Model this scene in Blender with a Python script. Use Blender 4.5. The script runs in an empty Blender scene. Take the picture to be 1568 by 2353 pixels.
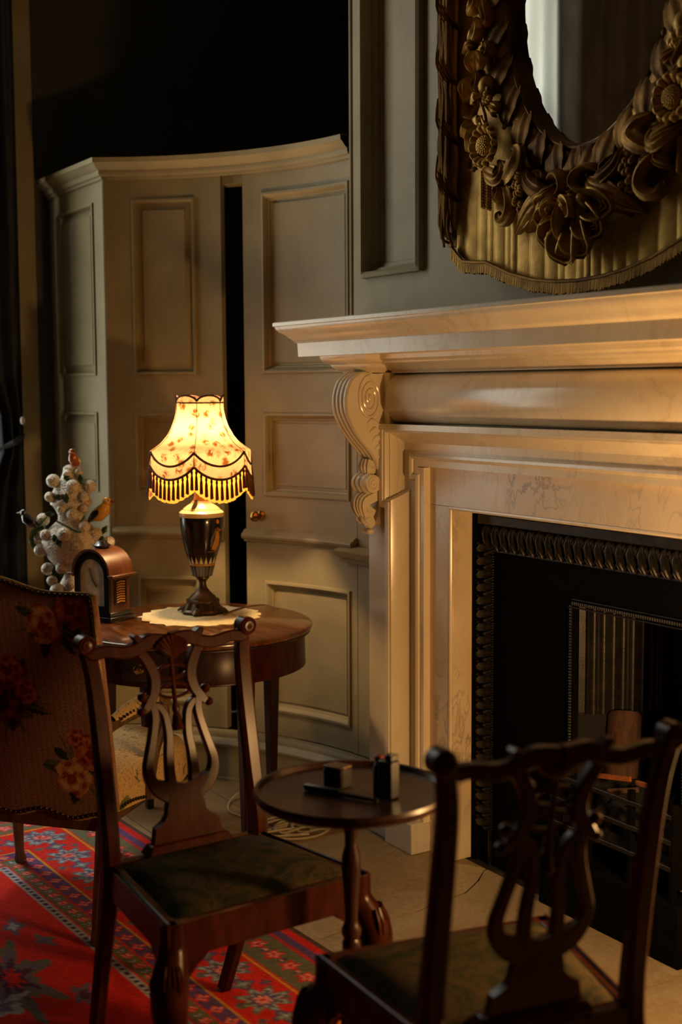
import bpy, math, random
import numpy as np
from mathutils import Vector, Matrix

# ------------------------------------------------------------------ camera, world, lights, exposure
SC = bpy.context.scene
COL = SC.collection
PI = math.pi
IMW, IMH, FPX = 1568.0, 2353.0, 3000.0
PITCH, ROLL, TH, EYE = math.radians(5.35), math.radians(0.31), math.radians(31.9), 1.55
_fh = Vector((-math.cos(TH), math.sin(TH), 0)); _rt = Vector((math.sin(TH), math.cos(TH), 0)); _up = Vector((0, 0, 1))
FW = _fh*math.cos(PITCH) - _up*math.sin(PITCH); _u0 = _up*math.cos(PITCH) + _fh*math.sin(PITCH)
RT = _rt*math.cos(ROLL) - _u0*math.sin(ROLL); UP = _u0*math.cos(ROLL) + _rt*math.sin(ROLL)
EYEP = Vector((0, 0, EYE))
cd = bpy.data.cameras.new('camera'); cam = bpy.data.objects.new('camera', cd); COL.objects.link(cam)
cam.matrix_world = Matrix(((RT.x, UP.x, -FW.x, 0), (RT.y, UP.y, -FW.y, 0), (RT.z, UP.z, -FW.z, EYE), (0, 0, 0, 1)))
cd.sensor_fit = 'VERTICAL'; cd.sensor_height = 36.0; cd.lens = FPX/IMH*36.0
cd.clip_start = 0.05; cd.clip_end = 60
cd.dof.use_dof = True; cd.dof.focus_distance = 3.95; cd.dof.aperture_fstop = 2.2
SC.camera = cam

W = bpy.data.worlds.new('world'); SC.world = W; W.use_nodes = True
W.node_tree.nodes['Background'].inputs[0].default_value = (0.55, 0.68, 0.9, 1)
W.node_tree.nodes['Background'].inputs[1].default_value = 0.5

SC.view_settings.view_transform = 'Standard'; SC.view_settings.look = 'None'
SC.view_settings.exposure = 0.0; SC.view_settings.gamma = 1.0; SC.view_settings.use_curve_mapping = False
SC.cycles.use_denoising = True
SC.cycles.max_bounces = 8; SC.cycles.diffuse_bounces = 4; SC.cycles.glossy_bounces = 4; SC.cycles.transmission_bounces = 4
SC.cycles.sample_clamp_indirect = 3.0
SC.cycles.caustics_reflective = False; SC.cycles.caustics_refractive = False

def light(name, typ, loc, energy, color, size=0.1, size_y=None, aim=None, spread=None):
    d = bpy.data.lights.new(name, typ); d.energy = energy; d.color = color
    if typ == 'AREA':
        d.size = size
        if size_y: d.shape = 'RECTANGLE'; d.size_y = size_y
        if spread: d.spread = math.radians(spread)
    else:
        d.shadow_soft_size = size
    o = bpy.data.objects.new(name, d); COL.objects.link(o); o.location = loc
    if aim is not None:
        o.rotation_euler = (Vector(aim) - Vector(loc)).to_track_quat('-Z', 'Y').to_euler()
    return o

WARM = (1.0, 0.55, 0.20)
# daylight entering by the tall window in the end wall
light('window_daylight', 'AREA', (-5.67, 0.88, 2.35), 62, (1.0, 0.92, 0.77), 1.3, 3.3, aim=(0, 0.72, 2.0))
light('window_skylight', 'AREA', (-7.05, 0.9, 7.1), 620, (1.0, 0.95, 0.88), 1.3, 1.3, aim=(-4.6, 1.0, 0))
# ------------------------------------------------------------------ helpers
def ray(px, py):
    return FW + RT*((px - IMW/2)/FPX) - UP*((py - IMH/2)/FPX)
def onY(px, py, y):
    d = ray(px, py); return EYEP + d*(y/d.y)
def onX(px, py, x):
    d = ray(px, py); return EYEP + d*(x/d.x)
def onZ(px, py, z):
    d = ray(px, py); return EYEP + d*((z - EYE)/d.z)
def lin(c):
    if isinstance(c, str):
        c = [int(c[i:i+2], 16)/255 for i in (0, 2, 4)]
    return tuple(x/12.92 if x <= .04045 else ((x + .055)/1.055)**2.4 for x in c)
def lerp(a, b, t): return a + (b - a)*t
def interp(x, xs, ys):
    return float(np.interp(x, xs, ys))
def catmull(P, n=8, closed=False):
    P = [np.array(p, float) for p in P]; out = []; m = len(P)
    segs = m if closed else m - 1
    for i in range(segs):
        if closed:
            p0, p1, p2, p3 = P[(i-1) % m], P[i], P[(i+1) % m], P[(i+2) % m]
        else:
            p1, p2 = P[i], P[i+1]
            p0 = P[i-1] if i else 2*p1 - p2
            p3 = P[i+2] if i+2 < m else 2*p2 - p1
        for k in range(n):
            t = k/n
            out.append(.5*((2*p1) + (-p0+p2)*t + (2*p0-5*p1+4*p2-p3)*t*t + (-p0+3*p1-3*p2+p3)*t**3))
    if not closed: out.append(P[-1])
    return out

class MB:
    """collects vertices and faces of one mesh"""
    def __init__(s): s.v = []; s.f = []
    def add(s, vs, fs):
        o = len(s.v); s.v += [tuple(map(float, p)) for p in vs]; s.f += [tuple(i+o for i in f) for f in fs]; return s
    def box(s, x0, x1, y0, y1, z0, z1):
        return s.add([(x0,y0,z0),(x1,y0,z0),(x1,y1,z0),(x0,y1,z0),(x0,y0,z1),(x1,y0,z1),(x1,y1,z1),(x0,y1,z1)],
                     [(0,3,2,1),(4,5,6,7),(0,1,5,4),(1,2,6,5),(2,3,7,6),(3,0,4,7)])
    def obox(s, c, h, M=None):
        vs = []
        for z in (-1,1):
            for x, y in ((-1,-1),(1,-1),(1,1),(-1,1)):
                p = Vector((x*h[0], y*h[1], z*h[2]))
                if M: p = M @ p
                vs.append(p + Vector(c))
        return s.add(vs, [(0,3,2,1),(4,5,6,7),(0,1,5,4),(1,2,6,5),(2,3,7,6),(3,0,4,7)])
    def rows(s, R, closeu=False, closev=False, cap0=False, cap1=False):
        n = len(R[0]); vs = [p for r in R for p in r]; fs = []; m = len(R)
        for i in range(m if closeu else m-1):
            for j in range(n if closev else n-1):
                a = i*n+j; b = i*n+(j+1) % n; c = ((i+1) % m)*n+(j+1) % n; d = ((i+1) % m)*n+j
                fs.append((a, b, c, d))
        if cap0: fs.append(tuple(range(n-1, -1, -1)))
        if cap1: fs.append(tuple(range((m-1)*n, m*n)))
        return s.add(vs, fs)
    def grid(s, fn, nu, nv, **k):
        return s.rows([[fn(i/nu, j/nv) for j in range(nv+1)] for i in range(nu+1)], **k)
    def lathe(s, prof, n=32, c=(0,0,0), M=None, sq=None):
        R = []
        for r, z in prof:
            row = []
            for j in range(n):
                a = 2*PI*j/n; rr = r*(sq(a) if sq else 1)
                p = Vector((rr*math.cos(a), rr*math.sin(a), z))
                if M: p = M @ p
                row.append(p + Vector(c))
            R.append(row)
        return s.rows(R, closev=True, cap0=prof[0][0] > 1e-5, cap1=prof[-1][0] > 1e-5)
    def tube(s, pts, rad, n=8, closed=False, flat=1.0, ref=None, twist=0):
        P = [Vector(p) for p in pts]; m = len(P)
        if not hasattr(rad, '__len__'): rad = [rad]*m
        elif len(rad) != m: rad = [interp(i/(m-1), np.linspace(0, 1, len(rad)), rad) for i in range(m)]
        T = []
        for i in range(m):
            a = P[(i-1) % m] if (closed or i) else P[i]; b = P[(i+1) % m] if (closed or i < m-1) else P[i]
            t = b - a; T.append(t.normalized() if t.length > 1e-9 else Vector((0,0,1)))
        nrm = Vector(ref) if ref else (Vector((0,0,1)) if abs(T[0].z) < .9 else Vector((1,0,0)))
        R = []
        for i in range(m):
            if ref: nrm = Vector(ref)
            nn = nrm - T[i]*nrm.dot(T[i])
            if nn.length < 1e-6: nn = T[i].orthogonal()
            nn.normalize(); nrm = nn; bb = T[i].cross(nn)
            R.append([P[i] + (nn*math.cos(2*PI*j/n + twist*i)*flat + bb*math.sin(2*PI*j/n + twist*i))*rad[i] for j in range(n)])
        return s.rows(R, closeu=closed, closev=True, cap0=not closed, cap1=not closed)
    def bar(s, pts, wa, wb, a=(0,1,0), ch=.22):
        """chamfered rectangular bar along pts; wa = widths along axis a, wb = widths across"""
        P = [Vector(p) for p in pts]; m = len(P); R = []
        f = lambda w, i: w if not hasattr(w, '__len__') else (w[i] if len(w) == m else interp(i/(m-1), np.linspace(0, 1, len(w)), w))
        for i in range(m):
            t = (P[min(i+1, m-1)] - P[max(i-1, 0)]).normalized()
            A = Vector(a); A = (A - t*A.dot(t)).normalized(); B = t.cross(A)
            ha, hb = f(wa, i)/2, f(wb, i)/2; c = min(ha, hb)*ch
            R.append([P[i] + A*x + B*y for x, y in ((ha-c,-hb),(ha,-hb+c),(ha,hb-c),(ha-c,hb),(-ha+c,hb),(-ha,hb-c),(-ha,-hb+c),(-ha+c,-hb))])
        return s.rows(R, closev=True, cap0=True, cap1=True)
    def prism(s, poly, d0, d1, mp):
        n = len(poly); vs = [mp(a, b, d0) for a, b in poly] + [mp(a, b, d1) for a, b in poly]
        return s.add(vs, [tuple(range(n-1, -1, -1)), tuple(range(n, 2*n))] + [(i, (i+1) % n, n+(i+1) % n, n+i) for i in range(n)])
    def ball(s, c, r, nu=8, nv=12, M=None):
        if not hasattr(r, '__len__'): r = (r, r, r)
        R = []
        for i in range(nu+1):
            t = PI*i/nu; row = []
            for j in range(nv):
                a = 2*PI*j/nv
                p = Vector((r[0]*math.sin(t)*math.cos(a), r[1]*math.sin(t)*math.sin(a), r[2]*math.cos(t)))
                if M: p = M @ p
                row.append(p + Vector(c))
            R.append(row)
        return s.rows(R, closev=True)
    def leaf(s, pts, w, h=.01, out=(0,-1,0), ridges=0, ridge=.002, nu=14, nv=10, skirt=.012, lobes=0, lobe=.25, smooth=True, curl=0):
        """leaf or petal: strip along pts, half-widths w, crowned by h, with skirts that give it body"""
        P = catmull(pts, max(2, nu//max(1, len(pts)-1))) if smooth else [np.array(p, float) for p in pts]
        m = len(P); O = Vector(out).normalized(); R = []
        for i in range(m):
            u = i/(m-1); t = Vector(P[min(i+1, m-1)] - P[max(i-1, 0)]).normalized()
            L = t.cross(O)
            L = L.normalized() if L.length > 1e-6 else Vector((1,0,0))
            N = L.cross(t).normalized()
            if N.dot(O) < 0: N = -N
            ww = interp(u, np.linspace(0, 1, len(w)), w)
            if lobes: ww *= 1 - lobe*(.5 + .5*math.cos(2*PI*lobes*u))
            row = []
            for j in range(nv+1):
                v = -1 + 2*j/nv
                hh = h*(1 - v*v)*min(1, ww/max(w)) + ridge*math.cos(PI*ridges*v)*(ridges > 0) + curl*abs(v)**3
                row.append(Vector(P[i]) + L*(v*ww) + N*hh)
            row = [row[0] - N*skirt] + row + [row[-1] - N*skirt]
            R.append(row)
        return s.rows(R)

def mesh_of(name, mb, sharp=35):
    me = bpy.data.meshes.new(name); me.from_pydata(mb.v, [], mb.f); me.update()
    if sharp is not None:
        me.shade_smooth()
        me.set_sharp_from_angle(angle=math.radians(sharp))
    return me
def obj(name, mb, mat, parent=None, sharp=35, bevel=0, loc=None, rotz=None, bseg=2, subsurf=0):
    me = mesh_of(name, mb, sharp); me.materials.append(M[mat] if isinstance(mat, str) else mat)
    o = bpy.data.objects.new(name, me); COL.objects.link(o)
    if parent: o.parent = parent
    if loc is not None: o.location = loc
    if rotz is not None: o.rotation_euler = (0, 0, rotz)
    if bevel:
        b = o.modifiers.new('bevel', 'BEVEL'); b.width = bevel; b.segments = bseg; b.limit_method = 'ANGLE'; b.angle_limit = math.radians(40)
        b.harden_normals = False
    if subsurf:
        q = o.modifiers.new('sub', 'SUBSURF'); q.levels = q.render_levels = subsurf
    return o
def share(src, parent=None, loc=None, rot=None, scale=None, name=None):
    o = src.copy(); COL.objects.link(o)
    if parent is not None: o.parent = parent
    if loc is not None: o.location = loc
    if rot is not None: o.rotation_euler = rot
    if scale is not None: o.scale = scale
    return o
def tag(o, label=None, cat=None, group=None, kind=None):
    if label: o['label'] = label
    if cat: o['category'] = cat
    if group: o['group'] = group
    if kind: o['kind'] = kind
    return o
def thing(name, label, cat, loc=(0,0,0), rotz=0, group=None):
    o = bpy.data.objects.new(name, None); COL.objects.link(o); o.location = loc; o.rotation_euler = (0, 0, rotz)
    o.empty_display_size = .05
    return tag(o, label, cat, group)
def struct(name, label=None, cat=None):
    o = bpy.data.objects.new(name, None); COL.objects.link(o); o['kind'] = 'structure'
    if label: o['label'] = label
    return o

# ------------------------------------------------------------------ materials
M = {}
class NT:
    def __init__(s, name):
        s.m = bpy.data.materials.new(name); s.m.use_nodes = True; s.t = s.m.node_tree
        s.b = s.t.nodes['Principled BSDF']; s.out = s.t.nodes['Material Output']; M[name] = s.m
    def n(s, typ, **kw):
        x = s.t.nodes.new(typ)
        for k, v in kw.items():
            if k.startswith('i_'):
                x.inputs[k[2:].replace('_', ' ')].default_value = v
            else: setattr(x, k, v)
        return x
    def l(s, a, b): s.t.links.new(a, b)
    def set(s, **kw):
        for k, v in kw.items(): s.b.inputs[k.replace('_', ' ')].default_value = v
    def coords(s, scale=(1,1,1), kind='Object'):
        tc = s.n('ShaderNodeTexCoord'); mp = s.n('ShaderNodeMapping'); mp.inputs['Scale'].default_value = scale
        s.l(tc.outputs[kind], mp.inputs['Vector']); return mp.outputs[0]
    def noise(s, vec, scale, detail=4, rough=.55, dist=0):
        x = s.n('ShaderNodeTexNoise'); x.inputs['Scale'].default_value = scale; x.inputs['Detail'].default_value = detail
        x.inputs['Roughness'].default_value = rough; x.inputs['Distortion'].default_value = dist
        if vec is not None: s.l(vec, x.inputs['Vector'])
        return x.outputs['Fac']
    def ramp(s, fac, stops):
        x = s.n('ShaderNodeValToRGB'); e = x.color_ramp.elements
        while len(e) < len(stops): e.new(.5)
        for i, (p, c) in enumerate(stops):
            e[i].position = p; e[i].color = (*lin(c), 1) if isinstance(c, str) else (*c, 1) if len(c) == 3 else c
        s.l(fac, x.inputs[0]); return x.outputs[0]
    def mix(s, fac, a, b, mode='MIX'):
        x = s.n('ShaderNodeMix'); x.data_type = 'RGBA'; x.blend_type = mode
        for sock, val in ((x.inputs[0], fac), (x.inputs[6], a), (x.inputs[7], b)):
            if isinstance(val, (int, float)): sock.default_value = val
            elif isinstance(val, str): sock.default_value = (*lin(val), 1)
            elif isinstance(val, tuple): sock.default_value = (*val, 1)
            else: s.l(val, sock)
        return x.outputs[2]
    def bump(s, h, strength=.3, dist=.01):
        x = s.n('ShaderNodeBump'); x.inputs['Strength'].default_value = strength; x.inputs['Distance'].default_value = dist
        s.l(h, x.inputs['Height']); s.l(x.outputs[0], s.b.inputs['Normal'])
    def color(s, c):
        if isinstance(c, str): s.b.inputs['Base Color'].default_value = (*lin(c), 1)
        else: s.l(c, s.b.inputs['Base Color'])

def simple(name, c1, c2=None, rough=.5, metal=0, scale=12, stretch=(1,1,1), bump=0, bscale=None, coat=0, spec=None, lo=.35, hi=.65, detail=5):
    t = NT(name); v = t.coords(stretch)
    t.set(Roughness=rough, Metallic=metal)
    if coat: t.set(Coat_Weight=coat, Coat_Roughness=.12)
    if spec is not None: t.b.inputs['Specular IOR Level'].default_value = spec
    if c2: t.color(t.ramp(t.noise(v, scale, detail), [(lo, c1), (hi, c2)]))
    else: t.color(c1)
    if bump: t.bump(t.noise(v, bscale or scale*4, 4), bump, .004)
    return t

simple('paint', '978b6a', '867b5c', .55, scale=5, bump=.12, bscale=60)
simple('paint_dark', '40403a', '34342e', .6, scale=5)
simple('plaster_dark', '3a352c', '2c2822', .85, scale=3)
simple('ceiling_white', '8d897e', '7d796f', .9, scale=3)
simple('mahogany', '2a0f08', '3e190b', .26, scale=9, stretch=(5,5,1.2), spec=.14)
simple('mahogany_table', '46240e', '6e401c', .22, scale=7, stretch=(1.2,7,3), coat=.4)
simple('mahogany_dark', '20100a', '331a0e', .32, scale=8, stretch=(5,5,.8), coat=.1, spec=.4)
simple('gilt', 'b88c42', '7e5a26', .42, metal=.4, scale=14, bump=.25, bscale=90, spec=.12)
simple('gilt_bright', 'dcb25c', 'b68a40', .42, metal=.3, scale=18, bump=.2, bscale=120, spec=.12)
simple('gilt_dark', '946c30', '523716', .48, metal=.45, scale=10, bump=.3, bscale=80, spec=.08)
simple('brass', 'b08a3e', '8a6526', .22, metal=1.0, scale=20)
simple('bronze', '5b4630', '3a2c1e', .38, metal=.7, scale=30, bump=.2)
simple('iron', '0d0b09', '080706', .9, metal=0, scale=20, bump=.15, bscale=160, spec=.04)
simple('iron_polished', '2b2722', '191613', .42, metal=.4, scale=25, bump=.15, bscale=200)
simple('soot', '0a0908', '050505', .9, scale=8)
simple('ebony', '16120e', '0c0a08', .3, scale=10, coat=.3)
simple('walnut_clock', '4c2810', '643818', .38, scale=10, stretch=(6,6,1), coat=.1)
simple('dial', 'd8d0ba', 'b0aa98', .6, scale=25)
simple('cable', 'b7a98a', 'a39474', .5, scale=30)
simple('cord_brown', '6b4a22', '533717', .6, scale=40)
simple('braid', '5a3312', '3f230c', .8, scale=120, bump=.5, bscale=300)
simple('nail', '1d150c', '33251a', .5, metal=.4, scale=60)
simple('fruitwood', '5e4424', '3f2c16', .4, scale=14, stretch=(4,4,1), coat=.2)
simple('log', '4e3324', '362116', .85, scale=14, stretch=(5,5,1), bump=.4)
simple('firebrick', '7a4a28', '55341d', .9, scale=20)
simple('kindling', 'b8642a', '8a481c', .8, scale=25)
simple('plastic_black', '0c0d0e', '141516', .35, scale=30)
simple('plastic_grey', '4a5054', '3a4044', .4, scale=30)
simple('red_plastic', '7a2014', '5c170e', .4, scale=30)
simple('green_leaf', '2d4a26', '1e341b', .35, scale=40, coat=.3)
simple('porcelain_green', '3c6a3c', '29502c', .2, scale=40, coat=.5)
simple('bird_yellow', 'd8a63e', 'c48c2c', .22, scale=30, coat=.5)
simple('bird_orange', 'b05a26', '8a3f18', .22, scale=30, coat=.5)
simple('bird_black', '14110f', '231d19', .2, scale=30, coat=.5)
simple('bird_white', 'e6dfd0', 'cfc7b4', .2, scale=30, coat=.5)
simple('bird_red', '8a1c14', '701510', .25, scale=30, coat=.4)
simple('curtain_blue', '353b42', '262b31', .9, scale=6, stretch=(4,4,.6), bump=.15, bscale=200)
simple('drape_dark', '7a7268', '5c554c', .9, scale=6, stretch=(4,4,.6))
simple('mortar', '1e1a14', '15120e', .95, scale=20)
simple('lace', 'e6d6a8', 'cdb987', .85, scale=90, bump=.6, bscale=160)
simple('lamp_cream', 'd8c79a', 'c5b182', .3, scale=20, coat=.3)
simple('lamp_black', '1d1714', '120e0c', .18, scale=10, coat=.6)
simple('lamp_ochre', 'c08a3e', 'a8702c', .35, scale=40)
simple('lamp_grey', '6a6864', '55534f', .4, scale=30)
simple('lamp_rust', 'a4502a', '8a3d1c', .4, scale=30)

def marble(name, base, base2, vein, rough=.16, vscale=3.2, rot=(0.4,0.5,0.3), vw=.04, patch=.5):
    t = NT(name); tc = t.n('ShaderNodeTexCoord'); mp = t.n('ShaderNodeMapping'); mp.inputs['Rotation'].default_value = rot
    mp.inputs['Scale'].default_value = (1.0, 1.0, .45)
    t.l(tc.outputs['Object'], mp.inputs['Vector']); v = mp.outputs[0]
    cloud = t.ramp(t.noise(v, 5, 5, .55, .6), [(.3, base), (.7, base2)])
    nz = t.noise(v, vscale*2, 7, .62, 1.4)
    mth = t.n('ShaderNodeMath', operation='SUBTRACT'); t.l(nz, mth.inputs[0]); mth.inputs[1].default_value = .5
    ab = t.n('ShaderNodeMath', operation='ABSOLUTE'); t.l(mth.outputs[0], ab.inputs[0])
    veins = t.ramp(ab.outputs[0], [(0, (1,1,1)), (vw, (0,0,0))])
    msk = t.ramp(t.noise(v, 2.3, 3), [(.45, (0,0,0)), (.7, (patch,)*3)])
    f = t.mix(1.0, veins, msk, 'MULTIPLY')
    t.color(t.mix(f, cloud, vein)); t.set(Roughness=rough)
    return t
marble('marble', 'f1e7cf', 'e3d3b4', 'a2866a', .2, 2.2, patch=.35)
marble('marble_veined', 'e8d8be', 'd6c0a0', '57473a', .24, 4.2, (0.3,0.9,0.2), .035, .9)
marble('marble_base', 'd6d0c4', 'bcb5a8', '8d857a', .5, 4.0, patch=.6)

def stone(name, a, b, c, rough=.6):
    t = NT(name); v = t.coords(); oi = t.n('ShaderNodeObjectInfo')
    base = t.ramp(t.noise(v, 3.5, 6, .6, .4), [(.3, a), (.55, b), (.75, c)])
    fine = t.ramp(t.noise(v, 60, 4), [(.3, (.75,.75,.75)), (.7, (1.05,1.05,1.05))])
    col = t.mix(1.0, base, fine, 'MULTIPLY')
    r = t.ramp(oi.outputs['Random'], [(0, (.85,.85,.85)), (1, (1.08,1.05,1.0))])
    t.color(t.mix(1.0, col, r, 'MULTIPLY')); t.set(Roughness=rough); t.bump(t.noise(v, 40, 5), .15, .004)
stone('flag_pale', 'b9ad97', 'a99a80', 'c4baa6', .5)
stone('flag_warm', '9c8059', '8a6d49', 'a98e68', .55)

stone('flag_hearth', 'ab9a80', '978566', 'b8a88c', .5)
# wool with colour painted on its vertices
for nm, rg in (('wool_carpet', .95), ('upholstery', .85)):
    t = NT(nm); a = t.n('ShaderNodeAttribute'); a.attribute_name = 'pattern'
    v = t.coords(); fz = t.ramp(t.noise(v, 420, 3), [(.25, (.72,.72,.72)), (.75, (1.2,1.2,1.2))])
    t.color(t.mix(1.0, a.outputs['Color'], fz, 'MULTIPLY')); t.set(Roughness=rg); t.bump(t.noise(v, 500, 2), .35, .003)
    t.b.inputs['Specular IOR Level'].default_value = .1
# tapestry seat
t = NT('tapestry'); v = t.coords()
c = t.ramp(t.noise(v, 9, 5, .6, 1.6), [(.30, '181d16'), (.42, '2a2b1a'), (.52, '443722'), (.60, '22271b'), (.70, '4c341e'), (.8, '181b15')])
t.color(t.mix(1.0, c, t.ramp(t.noise(v, 260, 2), [(.3, (.6,.6,.6)), (.7, (1.1,1.1,1.1))]), 'MULTIPLY')); t.set(Roughness=.95)
t.b.inputs['Specular IOR Level'].default_value = .08
t.bump(t.noise(v, 300, 2), .4, .003)
# mirror glass
t = NT('mirror_glass'); t.set(Metallic=1.0, Roughness=.03); t.color('d8dad6')
# window glass and sheer curtain
t = NT('window_glass'); t.set(Roughness=.02); t.color('20262a'); tr = t.n('ShaderNodeBsdfTransparent'); tr.inputs[0].default_value = (.92,.94,.93,1)
mx = t.n('ShaderNodeMixShader'); mx.inputs[0].default_value = .93; t.l(t.b.outputs[0], mx.inputs[1]); t.l(tr.outputs[0], mx.inputs[2]); t.l(mx.outputs[0], t.out.inputs[0])
t = NT('sheer'); tr = t.n('ShaderNodeBsdfTranslucent'); tr.inputs[0].default_value = (.85,.86,.85,1)
mx = t.n('ShaderNodeMixShader'); mx.inputs[0].default_value = .88
t.color('d8d8d2'); t.set(Roughness=.9); t.l(t.b.outputs[0], mx.inputs[1]); t.l(tr.outputs[0], mx.inputs[2]); t.l(mx.outputs[0], t.out.inputs[0])
# porcelain blossom crust
t = NT('blossom'); v = t.coords(); vo = t.n('ShaderNodeTexVoronoi'); vo.inputs['Scale'].default_value = 150; t.l(v, vo.inputs['Vector'])
t.color(t.ramp(vo.outputs['Distance'], [(.15, 'f0e8d6'), (.8, 'b5aa92')])); t.set(Roughness=.35, Coat_Weight=.3)
t.bump(t.ramp(vo.outputs['Distance'], [(0, (1,1,1)), (.8, (0,0,0))]), .9, .004)
# lit lampshade: woven flowers in a cream silk that the bulb shines through
t = NT('shade_silk'); v = t.coords((1,1,1)); vo = t.n('ShaderNodeTexVoronoi'); vo.inputs['Scale'].default_value = 26; vo.inputs['Randomness'].default_value = .9
t.l(v, vo.inputs['Vector'])
w = t.n('ShaderNodeTexNoise'); w.inputs['Scale'].default_value = 34; w.inputs['Detail'].default_value = 3; w.inputs['Distortion'].default_value = 2.5; t.l(v, w.inputs['Vector'])
pat = t.mix(.8, t.ramp(vo.outputs['Distance'], [(.28, (1,1,1)), (.5, (.15,.15,.15))]), t.ramp(w.outputs['Fac'], [(.42, (0,0,0)), (.52, (1,1,1))]), 'MULTIPLY')
sc = t.mix(pat, '76644c', '42260d')
zz = t.n('ShaderNodeSeparateXYZ'); tcs = t.n('ShaderNodeTexCoord'); t.l(tcs.outputs['Object'], zz.inputs[0])
tr = t.n('ShaderNodeBsdfTranslucent'); t.l(sc, tr.inputs[0])
mx = t.n('ShaderNodeMixShader'); mx.inputs[0].default_value = .7
t.color(sc); t.set(Roughness=.8); t.l(t.b.outputs[0], mx.inputs[1]); t.l(tr.outputs[0], mx.inputs[2]); t.l(mx.outputs[0], t.out.inputs[0])
t = NT('shade_fringe'); tr = t.n('ShaderNodeBsdfTranslucent'); tr.inputs[0].default_value = (*lin('d99a45'), 1)
mx = t.n('ShaderNodeMixShader'); mx.inputs[0].default_value = .55
t.color(t.ramp(t.noise(t.coords((1,1,.1)), 160, 2), [(.4, 'c98a3c'), (.6, 'e6b868')])); t.set(Roughness=.8)
t.l(t.b.outputs[0], mx.inputs[1]); t.l(tr.outputs[0], mx.inputs[2]); t.l(mx.outputs[0], t.out.inputs[0])
# ------------------------------------------------------------------ the room
YW = 2.567                      # face of the fireplace wall
ACX, ACY, AR = -3.87, 1.339, 1.228   # the rounded corner: centre and radius of its face
CORN_Z0, CORN_Z1 = 2.386, 2.452
HC = 4.3                        # ceiling height
XE = -5.55                      # end wall with the window

def arc(deg, z, off=0.0):
    a = math.radians(deg); r = AR - off
    return Vector((ACX + r*math.cos(a), ACY + r*math.sin(a), z))

def zgrid(edges, step):
    out = []
    for a, b in zip(edges[:-1], edges[1:]):
        n = max(1, int(math.ceil(abs(b - a)/step)))
        out += [lerp(a, b, i/n) for i in range(n)]
    return out + [edges[-1]]

RAISED = [(0,0), (.002,.007), (.010,.008), (.014,.002), (.016,-.013), (.022,-.014), (.044,-.005), (.046,-.002)]
SUNK = [(0,0), (.003,.008), (.012,.009), (.018,.003), (.024,-.010), (.030,-.012), (.032,-.018), (.042,-.018), (.043,-.014)]
DEEP = [(0,0), (.002,.020), (.014,.026), (.022,.018), (.024,-.012), (.036,-.020), (.038,-.034), (.050,-.036), (.052,-.040)]

def panelled(root, s0, s1, z0, z1, panels, mp, mat='paint', prof=RAISED, sstep=.05, unit=1.0, thick=.035, frame_name='frame', panel_name='panel', edges=True):
    """a framed leaf or wall in (s, z); every panel is a child mesh with its own mouldings. unit: metres per s"""
    ss = sorted({s0, s1} | {p[0] for p in panels} | {p[1] for p in panels}); zs = sorted({z0, z1} | {p[2] for p in panels} | {p[3] for p in panels})
    S = zgrid(ss, sstep); Z = zgrid(zs, 1.0); mb = MB()
    for i in range(len(S)-1):
        for j in range(len(Z)-1):
            sm, zm = (S[i]+S[i+1])/2, (Z[j]+Z[j+1])/2
            if any(p[0] < sm < p[1] and p[2] < zm < p[3] for p in panels): continue
            mb.add([mp(S[i],Z[j],0), mp(S[i+1],Z[j],0), mp(S[i+1],Z[j+1],0), mp(S[i],Z[j+1],0)], [(0,1,2,3)])
    if edges:
        for a in (s0, s1):
            mb.rows([[mp(a,z0,0), mp(a,z0,-thick)], [mp(a,z1,0), mp(a,z1,-thick)]])
        for z in (z0, z1):
            mb.rows([[mp(s,z,0), mp(s,z,-thick)] for s in S])
        mb.rows([[mp(s,z0,-thick), mp(s,z1,-thick)] for s in S])
    obj(frame_name, mb, mat, root)
    for p in panels:
        a, b, c, d = p[:4]; pr = p[4] if len(p) > 4 else prof
        ds = [q[0] for q in pr]; mb = MB()
        sl = [a + x/unit for x in ds] + zgrid([a + ds[-1]/unit, b - ds[-1]/unit], sstep)[1:-1] + [b - x/unit for x in reversed(ds)]
        zl = [c + x for x in ds] + [d - x for x in reversed(ds)]
        def off(s, z):
            m = min((s-a)*unit, (b-s)*unit, z-c, d-z); return interp(m, ds, [q[1] for q in pr])
        mb.rows([[mp(s, z, off(s, z)) for z in zl] for s in sl])
        obj(panel_name, mb, mat, root)

# floor: bedding, then each flagstone
fl = struct('floor', 'stone flagged floor')
obj('bedding', MB().box(XE, 3.0, -3.4, 3.6, -.08, -.003), 'mortar', fl)
random.seed(4)
def slab(poly, mat, nm='flagstone'):
    mb = MB().prism(poly, -.03, 0.0, lambda a, b, d: Vector((a, b, d)))
    return obj(nm, mb, mat, fl)
rows_y = [-1.0, -.6, -.2, .2, .6, 1.0, 1.4, 1.79, 2.02, 2.185, 2.40, 2.60, 3.0]
for k, (ya, yb) in enumerate(zip(rows_y[:-1], rows_y[1:])):
    x = XE + (-.35 if k % 2 else 0) - random.random()*.3
    xe = -3.795 if ya > 1.7 else .8
    while x < xe - .02:
        L = random.uniform(.62, .95) if ya > 1.7 else random.uniform(.8, 1.1)
        xa, xb = max(x, XE), min(x + L, xe)
        if xb < xe and xe - xb < .2: xb = xe
        if xb > xa + .02:
            slab([(xa+.002, ya+.002), (xb-.002, ya+.002), (xb-.002, yb-.002), (xa+.002, yb-.002)], 'flag_warm')
        x = xb
crack = [(-3.087,1.70),(-3.087,1.778),(-3.070,1.84),(-3.080,1.904),(-3.090,2.05),(-3.082,2.18),(-3.109,2.30),(-3.117,2.383),(-3.150,2.44),(-3.175,2.479)]
e = .0036
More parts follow.
